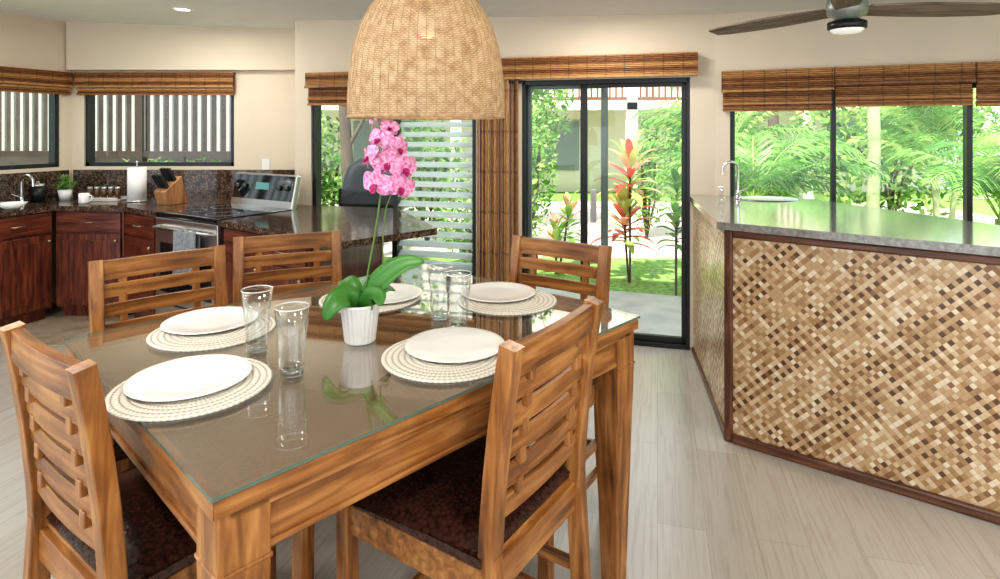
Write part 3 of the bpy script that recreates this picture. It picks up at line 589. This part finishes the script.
for a,tws in ((121,.22),(-1,-.28),(241,.15)):
    q=MB(); n=10; vs=[]
    for i in range(n+1):
        t=i/n; x=.09+.70*t; w=.038+.034*math.sin(math.pi*min(1,t*.75+.1)); w=w if t<.97 else w*.75
        tw=tws*(1-t*.2)
        vs+=[(x,-w,-w*tw),(x,w,w*tw),(x,w,w*tw+.009),(x,-w,-w*tw+.009)]
    fs=[(i*4+j,i*4+(j+1)%4,i*4+4+(j+1)%4,i*4+4+j) for i in range(n) for j in range(4)]+[(0,1,2,3),(n*4+3,n*4+2,n*4+1,n*4)]
    q.add(vs,fs); o=q.ob('blade',fanW,parent=fan,loc=(0,0,.02),rot=R(a))
# ------------------------------------------------------------ kitchen downlight and added room fill
dl=None
for i,(x,y) in enumerate([(-2.43,4.6),(-3.1,3.3),(-1.6,1.2),(.6,.2),(2.6,1.2),(-3.2,.6),(.6,3.6),(-.8,-1.4),(1.8,-1.2)]):
    if dl is None:
        dl=thing('recessed_downlight','small round white recessed ceiling light','light',(x,y,cz(x)),group='recessed ceiling lights')
        q=MB(); q.lathe([(.055,.0),(.075,-.006),(.08,-.002),(.08,.001)],28); q.ob('trim_ring',whiteP,parent=dl)
        q=MB(); q.lathe([(.0001,-.002),(.055,-.001)],24); q.ob('lens',simple('downlight_lens',(1,1,1),.4,emit=(1,.95,.85),es=4),parent=dl)
    elif i<3: clone(dl,(x,y,cz(x)),0)  # unseen extra fittings, added for two of the fill lamps
    l_=bpy.data.lights.new('downlight_and_fill_lamp','AREA'); l_.shape='DISK'; l_.size=.35; l_.energy=20 if y<3 else 14; l_.color=(1,.95,.88)  # first lamp belongs to the kitchen downlight; the others are added interior fill
    o=bpy.data.objects.new('downlight_and_fill_lamp',l_); COL.objects.link(o); o.location=(x,y,cz(x)-.03)
# ------------------------------------------------------------ kitchen
brass=simple('brass_pull',(.45,.36,.25),.35,metal=.8)
def cabinet(p0,p1,depth,layout,label,front_h=.87):
    W=Wall(p0,p1); L=W.len; e=thing('base_cabinet',label,'cabinet',(p0[0],p0[1],0),W.rot)
    q=MB(); q.box(0,L,0,depth,.09,front_h); q.box(.02,L-.02,.05,depth,0,.09); q.ob('body',cZ,parent=e)
    def face(nm,x0,x1,z0,z1,hz):
        f=MB(); f.box(x0,x1,-.018,-.001,z0,z1)
        if nm=='door':
            b_=.05; f.box(x0+b_,x1-b_,-.024,-.016,z0+b_,z1-b_)
        o=f.ob(nm,cZ if nm=='door' else cX,parent=e,bevel=.004)
        h=MB()
        if nm=='drawer':
            xm=(x0+x1)/2; h.tube([(xm-.05,-.02,hz),(xm-.045,-.04,hz),(xm+.045,-.04,hz),(xm+.05,-.02,hz)],.005,8)
        else: h.ball((x1-.03,-.034,z1-.05),.012); h.tube([(x1-.03,-.02,z1-.05),(x1-.03,-.034,z1-.05)],.004,6)
        h.ob('handle' if nm=='drawer' else 'knob',brass,parent=o)
    for (x0,x1) in layout:
        face('drawer',x0*L+.008,x1*L-.008,.70,.855,.78); face('door',x0*L+.008,x1*L-.008,.11,.685,.6)
    return e
cabinet((-4.0-.12,3.43),(-3.61,4.83),.36,[(0,.33),(.33,.66),(.66,1)],'dark cherry kitchen base cabinet run under the sink')
cabinet((-3.59,4.86),(-3.02,4.82),.5,[(0,.98)],'dark cherry kitchen base cabinet with drawer')
cabinet((-2.99,4.80),(-2.575,4.49),.22,[(0,1)],'narrow dark cherry base cabinet beside the oven')
cabinet((-1.87,4.085),(-1.12,3.505),.05,[(0,.5),(.5,1)],'dark cherry base cabinet under the granite peninsula')
q=MB(); q.prism([(-1.80,4.13),(-1.08,3.57),(-.90,4.62),(-1.45,4.78),(-1.57,4.60)],0,.868); o=q.ob('peninsula_cabinet',cZ); tag(o,'dark cherry cabinet block carrying the granite peninsula','cabinet')
rl=(-2.55,4.46); rd=nrm(.85,-.52); rn=(-rd[1],rd[0])
def rp(a,b_): return (rl[0]+rd[0]*a+rn[0]*b_, rl[1]+rd[1]*a+rn[1]*b_)
w=MB()
w.prism([(-4.09,3.4),(-3.585,4.835),(-3.0,4.785),rp(-.012,.0),rp(-.012,.665),rp(.772,.665),rp(.772,-.01),(-.87,3.27),(-.39,3.73),(-.80,doorY(-.80)-.03),(-1.70,doorY(-1.70)-.03),(-1.83,5.43),(-3.875,5.43),(-4.60,3.45)],.87,.91)
o=w.ob('granite_worktop',granite,bevel=.004); tag(o,'dark brown granite worktop running round the kitchen and peninsula','worktop')
q=MB(); q.box(.03,WK.len-.06,-.024,-.003,.9101,1.16); o=q.ob('granite_backsplash',granite,loc=(K0[0],K0[1],0)); tag(o,'dark brown granite backsplash under the kitchen window','backsplash')
q=MB(); q.box(WL.len-1.9,WL.len-.04,-.024,-.003,.9101,1.16); o=q.ob('granite_backsplash',granite,loc=(L0[0],L0[1],0),rot=WL.rot); tag(o,'dark brown granite backsplash beside the sink','backsplash')
rg=thing('kitchen_range','stainless electric range with black glass cooktop','stove',(rl[0],rl[1],0),math.atan2(rd[1],rd[0]))
q=MB(); q.box(0,.76,.02,.64,.03,.885); q.ob('body',simple('range_side',(.05,.05,.05),.4),parent=rg)
q=MB(); q.box(-.004,.764,-.01,.60,.885,.918); q.ob('cooktop',blackG,parent=rg,bevel=.005)
q=MB()
for x,y,r in ((.2,.16,.09),(.56,.16,.11),(.2,.43,.11),(.56,.43,.08)): q.lathe([(r-.004,0),(r,.0006),(r+.004,0)],36,c=(x,y,.9182))
q.ob('burner',simple('burner_ring',(.25,.25,.25),.4),parent=rg)
q=MB(); q.box(.0,.76,-.012,.02,.26,.875); q.ob('oven_door',steel,parent=rg,bevel=.004)
q=MB(); q.box(.07,.69,-.016,-.01,.34,.70); q.ob('oven_window',blackG,parent=rg)
q=MB(); q.tube([(.05,-.01,.81),(.06,-.055,.81),(.70,-.055,.81),(.71,-.01,.81)],.013,12); q.ob('handle',steel,parent=rg)
q=MB(); q.box(0,.76,-.012,.02,.06,.25); q.ob('storage_drawer',steel,parent=rg,bevel=.004)
M_=Matrix.Translation((0,.60,.918))@Matrix.Rotation(R(-12),4,'X')
q=MB(); q.box(0,.76,-.0,.05,-.02,.26,0,M_); q.ob('console',steel,parent=rg,bevel=.012)
q=MB(); q.box(.02,.74,-.006,.001,.05,.245,0,M_); q.ob('console_glass',blackG,parent=rg)
q=MB(); q.box(.30,.46,-.008,-.005,.13,.185,0,M_); q.ob('display',simple('range_display',(.02,.06,.06),.2,emit=(.3,.8,.7),es=.3),parent=rg)
kn=simple('range_knob',(.06,.06,.06),.3)
for x in (.08,.17,.59,.68):
    q=MB(); q.lathe([(.0001,.0),(.022,.0),(.019,.020),(.0001,.020)],20,M=M_@Matrix.Translation((x,-.006,.15))@Matrix.Rotation(R(90),4,'X')); q.ob('knob',kn,parent=rg)
q=MB(); vs=[]; n=14
for i in range(n+1):
    x=.34+.26*i/n; w_=.008*math.sin(i*1.4)
    for z,y in ((.46,-.080),(.62,-.078),(.81,-.074),(.828,-.056),(.81,-.038),(.60,-.034)): vs.append((x,y+w_*(1 if y<-.06 else .3),z))
q.add(vs,[(i*6+j,(i+1)*6+j,(i+1)*6+j+1,i*6+j+1) for i in range(n) for j in range(5)],0,True)
o=q.ob('dish_towel',simple('towel_grey',(.22,.235,.25),.9,noise=.3,nscale=60),loc=(rl[0],rl[1],0),rot=math.atan2(rd[1],rd[0])); o.modifiers.new('t','SOLIDIFY').thickness=.004; tag(o,'grey dish towel hung over the oven handle','towel')
WZ=.9105
def at(u,Y): return (PY(u,Y),Y,WZ)
e=thing('paper_towel_roll','white paper towel roll standing on a holder','paper towel',at(137,5.12))
q=MB(); q.lathe([(.0001,0),(.08,0),(.08,.012),(.0001,.013)],28); q.tube([(0,0,.01),(0,0,.33)],.006,8); q.ball((0,0,.335),.012); q.ob('holder',steel,parent=e)
q=MB(); q.lathe([(.02,.014),(.072,.014),(.072,.29),(.02,.29),(.02,.014)],36); q.ob('paper_roll',paper,parent=e)
e=thing('knife_block','wooden knife block filled with black handled knives','knife block',at(174,4.97),R(-25))
q=MB(); q.add([(-.07,-.1,0),(.07,-.1,0),(.07,.08,0),(-.07,.08,0),(-.07,-.13,.11),(.07,-.13,.11),(.07,.02,.23),(-.07,.02,.23)],[(3,2,1,0),(0,1,5,4),(1,2,6,5),(2,3,7,6),(3,0,4,7),(4,5,6,7)]); q.ob('block',wood('block_wood',(.25,.11,.04),(.4,.2,.08),(.5,.28,.12),'Z'),parent=e,bevel=.004)
for i in range(4):
    for j in range(2):
        q=MB(); x=-.048+.032*i; y=-.09+.07*j; z=.145+.05*j; q.bar([(x,y,z-.01),(x-.02,y-.05,z+.10)],.018,.026); q.ob('knife_handle',blackM,parent=e,bevel=.004)
e=thing('potted_plant','small green plant in a white pot on the kitchen counter','plant',at(65,5.22))
q=MB(); q.lathe([(.0001,0),(.04,0),(.055,.09),(.05,.09),(.046,.075),(.0001,.075)],28); q.ob('pot',white,parent=e)
q=MB()
for i in range(220):
    a=random.uniform(0,6.28); b_=random.uniform(.1,1.3); r=random.uniform(.03,.11); c=Vector((r*math.cos(a)*math.sin(b_),r*math.sin(a)*math.sin(b_),.08+r*1.3*math.cos(b_)))
    d=Vector((random.gauss(0,1),random.gauss(0,1),random.gauss(.3,1))).normalized()*.018; s2=d.cross(Vector((.3,.5,.8))).normalized()*.008; q.add([c-d,c+s2,c+d,c-s2],[(0,1,2,3)])
q.ob('foliage',lfA,parent=e)
tr=MB(); tr.box(-.16,.16,-.07,.07,0,.012); tr.box(-.16,.16,-.07,-.062,.012,.03); tr.box(-.16,.16,.062,.07,.012,.03); o=tr.ob('serving_tray',simple('tray_white',(.7,.68,.62),.5),loc=at(104,5.2),bevel=.003); tag(o,'pale rectangular tray holding spice jars','tray')
J=None
for i in range(5):
    x,y,z=at(104,5.2); x+=-.12+.06*i; z+=.0125
    if J is None:
        J=thing('spice_jar','small dark spice jar with a steel lid on the tray','jar',(x,y,z),group='spice jars on the tray')
        q=MB(); q.lathe([(.0001,0),(.022,0),(.022,.07),(.018,.08),(.0001,.08)],18); q.ob('jar_body',simple('spice',(.12,.05,.02),.2,coat=.5),parent=J)
        q=MB(); q.lathe([(.0001,.105),(.019,.105),(.019,.08),(.0001,.08)],18); q.ob('lid',steel,parent=J)
    else: clone(J,(x,y,z),0)
for k,(u,Y,lab,mm) in enumerate([(38,5.1,'black coffee canister beside the potted plant',blackM),(84,4.98,'small white mug on the kitchen counter',white)]):
    x,y,z=at(u,Y); q=MB()
    if k==0:
        e=thing('canister',lab,'canister',(x,y,z)); q.lathe([(.0001,0),(.05,0),(.05,.13),(.0001,.13)],24); q.ob('canister_body',mm,parent=e)
        q=MB(); q.lathe([(.0001,.13),(.052,.13),(.052,.15),(.012,.155),(.012,.175),(.0001,.176)],24); q.ob('lid',steel,parent=e)
    else:
        e=thing('mug',lab,'mug',(x,y,z)); q.lathe([(.0001,0),(.034,0),(.04,.01),(.04,.085),(.036,.085),(.035,.01),(.0001,.01)],24); q.ob('cup',mm,parent=e)
        q=MB(); q.tube([(.038,0,.07),(.062,0,.065),(.066,0,.045),(.058,0,.025),(.038,0,.02)],.005,8); q.ob('handle',mm,parent=e)
x,y,z=at(12,4.62); q=MB(); q.lathe([(.0001,0),(.05,0),(.10,.05),(.097,.05),(.05,.006),(.0001,.006)],28); o=q.ob('bowl',white,loc=(x,y,z)); tag(o,'white bowl beside the kitchen sink','bowl')
e=thing('faucet','chrome kitchen faucet beside the side window','faucet',(-3.93,4.93,WZ),R(-20))
f=MB(); f.lathe([(.0001,0),(.028,0),(.028,.012),(.016,.02),(.016,.06)],20); f.tube([(0,0,.05),(0,0,.18)]+[(.07-.07*math.cos(a),0,.18+.06*math.sin(a)) for a in [math.pi*i/8 for i in range(1,9)]]+[(.14,0,.15)],.010,12); f.ob('spout',chrome,parent=e)
f=MB(); f.tube([(0,0,.05),(-.0,-.04,.07),(0,-.08,.09)],.006,8); f.ob('handle',chrome,parent=e)
zc_=WK.z(266,165); o=MB(); o.box(-.035,.035,-.008,-.001,-.057,.057); cxy=WK.p(WK.s(266)); o=o.ob('wall_outlet',whiteP,loc=(cxy[0],cxy[1],zc_)); tag(o,'white wall outlet plate above the range','outlet')
# ------------------------------------------------------------ outside
o=MB(); o.prism([(-14,5.2),(-14,16),(16,16),(16,2.4),(4.8,2.6),(1.5,4.23),(-1.6,5.05),(-1.9,5.62),(-4.2,5.62),(-5.4,2),(-14,2)],-.066,-.06); o=o.ob('lawn',grassM); tag(o,'bright green lawn outside','grass','stuff')
o=MB(); o.prism([(-1.6,5.05),(1.5,4.24),(2.3,3.95),(2.5,5.35),(-.6,6.3),(-1.7,6.5)],-.059,-.03); tag(o.ob('patio_slab',concrete),'grey concrete patio slab outside the sliding door','patio')
o=MB(); o.prism([(-6,7.6),(9,7.2),(9,13),(-6,13.5)],-.0595,-.0585); tag(o.ob('paved_path',pathM),'pale pink paved path across the garden','path')
nb=thing('neighbour_building','cream two-storey building with a balcony and brown railing','building',(0,13.6,0))
cream=simple('stucco_cream',(.72,.66,.58),.85,noise=.05,nscale=3); brw=simple('brown_paint',(.20,.08,.045),.6); dkb=simple('dark_rail_paint',(.045,.028,.022),.6)
q=MB(); q.box(-9,11,1.6,1.8,-.05,5.5); q.ob('facade',cream,parent=nb)
q=MB(); q.box(-9,11,0,1.6,1.98,2.15); q.ob('balcony_slab',cream,parent=nb)
q=MB()
for x in range(-9,12,4): q.box(x-.12,x+.12,0,.2,-.05,5.5)
q.ob('columns',cream,parent=nb)
q=MB(); q.box(-9,11,.02,.08,2.95,3.03); q.box(-9,11,.02,.08,2.2,2.27)
x=-9
while x<11: q.box(x,x+.04,.03,.07,2.2,3.0); x+=.14
q.ob('railing',brw,parent=nb)
q=MB()
for x in range(-8,11,4): q.box(x+.3,x+2.0,1.54,1.61,.5,1.75); q.box(x+.3,x+2.0,1.54,1.61,2.6,4.3)
q.ob('windows',simple('dark_window',(.20,.24,.25),.15),parent=nb)
pick=simple('picket_paint',(.40,.385,.37),.7)
def fence(p0,p1,label,diag=False):
    W=Wall(p0,p1); e=thing('picket_fence',label,'fence',(p0[0],p0[1],0),W.rot); q=MB(); x=0
    while x<W.len: q.box(x,x+.038,0,.03,1.22,2.5); x+=.115
    q.ob('pickets',pick,parent=e)
    q=MB(); q.box(0,W.len,-.02,.05,1.20,1.27); q.box(0,W.len,-.03,.06,2.2,2.32)
    for xx in (0,W.len/2,W.len-.09): q.box(xx,xx+.09,-.03,.06,-.06,2.6)
    q.ob('rails',dkb,parent=e)
    if diag:
        q=MB(); q.bar([(W.len-2.2,-.08,.9),(W.len-.2,-.08,2.5)],.05,.22,0,Vector((0,1,0))); q.bar([(W.len-2.2,-.08,.5),(W.len-.2,-.08,2.1)],.05,.10,0,Vector((0,1,0))); q.ob('stair_rail',dkb,parent=e)
fence((-6.2,7.2),(-2.4,7.0),'pale picket railing on dark wooden rails outside the kitchen window')
fence((-7.2,3.6),(-6.3,7.1),'pale picket railing with a slanting dark stair rail',True)
o=MB(); o.box(-10,-2.6,8.4,8.6,-.06,3.5); tag(o.ob('brown_outbuilding',simple('dark_siding',(.05,.035,.03),.7,noise=.3,nscale=4)),'dark brown timber building beyond the picket railing','building')
def leaves(q,c,rad,n,size,nm=3):
    for i in range(n):
        d=Vector((random.gauss(0,1),random.gauss(0,1),random.gauss(0,1))).normalized()*random.random()**.4
        p=Vector((c[0]+d.x*rad[0],c[1]+d.y*rad[1],c[2]+d.z*rad[2])); s_=size*random.uniform(.6,1.4)
        a=Vector((random.gauss(0,1),random.gauss(0,1),random.gauss(-.3,.7))).normalized(); b_=a.cross(Vector((random.gauss(0,1),random.gauss(0,1),random.gauss(0,1)))).normalized()
        q.add([p-a*s_,p+b_*s_*.4,p+a*s_,p-b_*s_*.4],[(0,1,2,3)],random.randrange(nm))
def bush(c,rad,n,size,label,mats=(lfA,lfB,lfC),name='bush',cat='bush'):
    e=thing(name,label,cat,(c[0],c[1],-.055)); q=MB(); leaves(q,(0,0,rad[2]*1.05+.02),rad,n,size,len(mats)); q.ob('foliage',list(mats),parent=e)
    q=MB()
    for i in range(5):
        a=random.uniform(0,6.28); q.tube([(0,0,0),(.15*math.cos(a),.15*math.sin(a),rad[2]*.6),(rad[0]*.5*math.cos(a),rad[1]*.5*math.sin(a),rad[2]*1.3)],.018,6)
    q.ob('branches',bark,parent=e); return e
def frond(q,base,az,L,up,droop,ll,n=26,mat=0,stemmat=1):
    A=Vector((math.cos(az),math.sin(az),0)); S=Vector((-math.sin(az),math.cos(az),0)); Z=Vector((0,0,1)); p=Vector(base); pts=[p.copy()]; K=14
    for i in range(K):
        t=(i+1)/K; an=up-droop*t*t; p=p+(A*math.cos(an)+Z*math.sin(an))*L/K; pts.append(p.copy())
    q.tube(pts,.009,5,stemmat,[1-.75*i/K for i in range(K+1)])
    for i in range(n):
        t=.15+.85*i/n; f=t*K; i0=min(K-1,int(f)); p=pts[i0].lerp(pts[i0+1],f-i0); T=(pts[i0+1]-pts[i0]).normalized()
        for sg in (-1,1):
            l=ll*math.sin(math.pi*min(1,.2+.75*t))*random.uniform(.8,1.15)
            d=(T*.8+S*sg*1.0+Z*random.uniform(-.15,.3)).normalized(); e=p+d*l*.55; e2=p+d*l+Z*(-.3*l); w=T*(.012)
            q.add([p,e+w,e2,e-w],[(0,1,2,3)],mat)
def palm(c,label,nf=10,L=1.7,trunks=3,th_=.9):
    e=thing('areca_palm',label,'palm',(c[0],c[1],-.055)); q=MB(); t=MB()
    for k in range(trunks):
        a=random.uniform(0,6.28); r=random.uniform(.05,.22); bx_,by_=r*math.cos(a),r*math.sin(a); hh=th_*random.uniform(.7,1.3)
        t.tube([(bx_*.6,by_*.6,0),(bx_,by_,hh*.5),(bx_*1.5,by_*1.5,hh)],.035,8)
        for j in range(nf): frond(q,(bx_*1.5,by_*1.5,hh),random.uniform(0,6.28),L*random.uniform(.7,1.15),random.uniform(.8,1.45),random.uniform(1.2,2.0),.42,mat=random.choice([0,0,1,2]),n=34,stemmat=2)
    q.ob('fronds',[lfA,lfB,lfC],parent=e); t.ob('trunk',palmbark,parent=e)
for i,(x,y,l,h) in enumerate([(2.6,6.0,1.15,.7),(4.5,5.4,1.2,.8),(6.4,5.6,1.25,.9),(3.2,8.0,1.5,1.0),(5.8,7.9,1.6,1.1)]):
    palm((x,y),'lush green areca palm outside the garden window',10,l,trunks=3,th_=h)
for x,y,t in ((4.4,7.1,2.9),):
    q=MB(); q.tube([(0,0,0),(.03,0,t*.5),(-.02,0,t)],.07,12)
    e=thing('palm_tree','slender pale green palm trunk in the garden','palm',(x,y,-.055)); q.ob('trunk',palmbark,parent=e); q=MB()
    for j in range(9): frond(q,(-.02,0,t),j*.7+random.random()*.3,1.3,random.uniform(.6,1.2),1.7,.42)
    q.ob('fronds',[lfA,lfC],parent=e)
GB='dense green shrub in the garden'
for c,r,n,s_ in [((6.4,9.8),(1.9,.6,1.3),2800,.08),((9.2,8.6),(1.6,.8,1.5),2200,.1),((3.5,10.2),(1.0,.4,1.1),1900,.06),((.35,7.9),(.42,.4,1.0),1900,.045),((-1.0,8.2),(.6,.4,.9),1900,.05),((-2.3,7.7),(.45,.3,.9),1500,.05),((-.3,6.95),(.4,.3,.4),900,.045),((2.15,8.8),(.3,.3,.85),900,.045),((-4.2,7.7),(1.2,.3,.62),1500,.05)]:
    bush(c,r,n,s_,GB)
def tree(c,h,r,label,rad,n=2500,cz_=None):
    e=thing('tree',label,'tree',(c[0],c[1],-.055)); q=MB(); q.tube([(0,0,0),(.04,0,h*.35),(-.03,.03,h*.7),(.06,0,h)],r,10,0,[1.2,.9,.75,.5])
    for i in range(5):
        a=i*1.3; q.tube([(0,0,h*(.45+.1*i)),(.4*rad[0]*math.cos(a),.4*rad[1]*math.sin(a),h*(.6+.1*i)),(.8*rad[0]*math.cos(a),.8*rad[1]*math.sin(a),h*(.72+.1*i))],r*.35,6,0,[1,.7,.3])
    q.ob('trunk',bark,parent=e); q=MB(); leaves(q,(0,0,cz_ or h),rad,n,.06,3); q.ob('crown',[lfA,lfB,lfC],parent=e)
tree((PY(345,7.0),7.0),2.9,.085,'slim dark-trunked tree outside the louvre window',(.6,.4,.8),1600)
tree((.42,9.4),3.0,.04,'leafy garden tree seen through the sliding door',(.75,.6,1.2),2600,cz_=2.2)
tree((5.4,11.9),4.2,.12,'tall leafy tree beyond the palms',(1.9,1.0,1.7),2800)
tree((-2.4,11.4),4.2,.10,'tall leafy tree beyond the path',(1.5,1.0,1.7),2300)
gx=PY(372,5.85); e=thing('outdoor_grill','black covered outdoor grill standing on the patio','grill',(gx,5.85,-.03))
q=MB(); q.box(-.28,.28,-.2,.2,.75,1.0); q.ob('firebox',blackM,parent=e,bevel=.02)
q=MB(); q.lathe([(.0001,.28),(.12,.27),(.22,.2),(.27,.08),(.28,0)],28,c=(0,0,1.0)); q.ob('lid',blackM,parent=e)
for x in (-.25,.25):
    for y in (-.17,.17): q=MB(); q.box(x-.02,x+.02,y-.02,y+.02,0,.76); q.ob('leg',blackM,parent=e)
def ti(c,heads,label,mats,LL=.42,nl=22,W=.038):
    e=thing('ti_plant',label,'plant',(c[0],c[1],-.055)); st_=MB(); q=MB()
    for (dx,dy,h) in heads:
        st_.tube([(dx*.2,dy*.2,0),(dx*.7,dy*.7,h*.5),(dx,dy,h)],.012,6)
        for i in range(nl):
            az=i*2.4; up=1.4-1.5*(1-i/nl); L=LL*random.uniform(.8,1.1); A_=Vector((math.cos(az),math.sin(az),0)); S=Vector((-math.sin(az),math.cos(az),0)); p=Vector((dx,dy,h-.35*(1-i/nl))); vs=[]; K=6
            for k in range(K+1):
                t=k/K; w=W*math.sin(math.pi*(t*.92+.04))**.8; vs+=[p-S*w+Vector((0,0,.01)),p.copy(),p+S*w+Vector((0,0,.01))]; an=up-1.1*t*t; p=p+(A_*math.cos(an)+Vector((0,0,1))*math.sin(an))*L/K
            q.add(vs,[(k*3+j,k*3+j+1,k*3+4+j,k*3+3+j) for k in range(K) for j in range(2)],random.randrange(len(mats)),True)
    q.ob('leaf_rosettes',list(mats),parent=e); st_.ob('stalks',bark,parent=e)
ti((PY(630,6.2),6.2),[(0,0,1.25),(-.05,.05,.75)],'tall ti plant with yellow green and coral pink leaves',[lfC,lfP,lfC,lfP,lfR],.38,30,.044)
ti((PY(676,5.7),5.7),[(0,0,.8),(.02,.05,1.1)],'slender green ti plant by the patio',[lfA,lfB,lfC],.20)
ti((PY(556,6.6),6.6),[(0,0,.45),(.15,.1,.7)],'pink tinged green ti plant by the door',[lfA,lfP,lfA,lfC],.28)
# ------------------------------------------------------------ light / world / camera
w=bpy.data.worlds.new('world'); sc.world=w; w.use_nodes=True; bg=w.node_tree.nodes['Background']
bg.inputs[0].default_value=(.84,.92,1,1); bg.inputs[1].default_value=2.05
sl_=bpy.data.lights.new('sun','SUN'); sl_.energy=8.0; sl_.angle=.02; sl_.color=(1,.95,.86); so=bpy.data.objects.new('sun',sl_); COL.objects.link(so); so.rotation_euler=(R(36),0,R(-28))
cam=bpy.data.cameras.new('camera'); cam.sensor_width=36; cam.lens=F/1000*36; cam.shift_y=-(289.5-V0)/1000; cam.clip_start=.02
co=bpy.data.objects.new('camera',cam); COL.objects.link(co); co.location=(0,0,CH); co.rotation_euler=(R(90),0,0); sc.camera=co
sc.view_settings.view_transform='Standard'
for lk in ('Medium High Contrast','High Contrast'):
    try:
        sc.view_settings.look=lk; break
    except Exception: pass
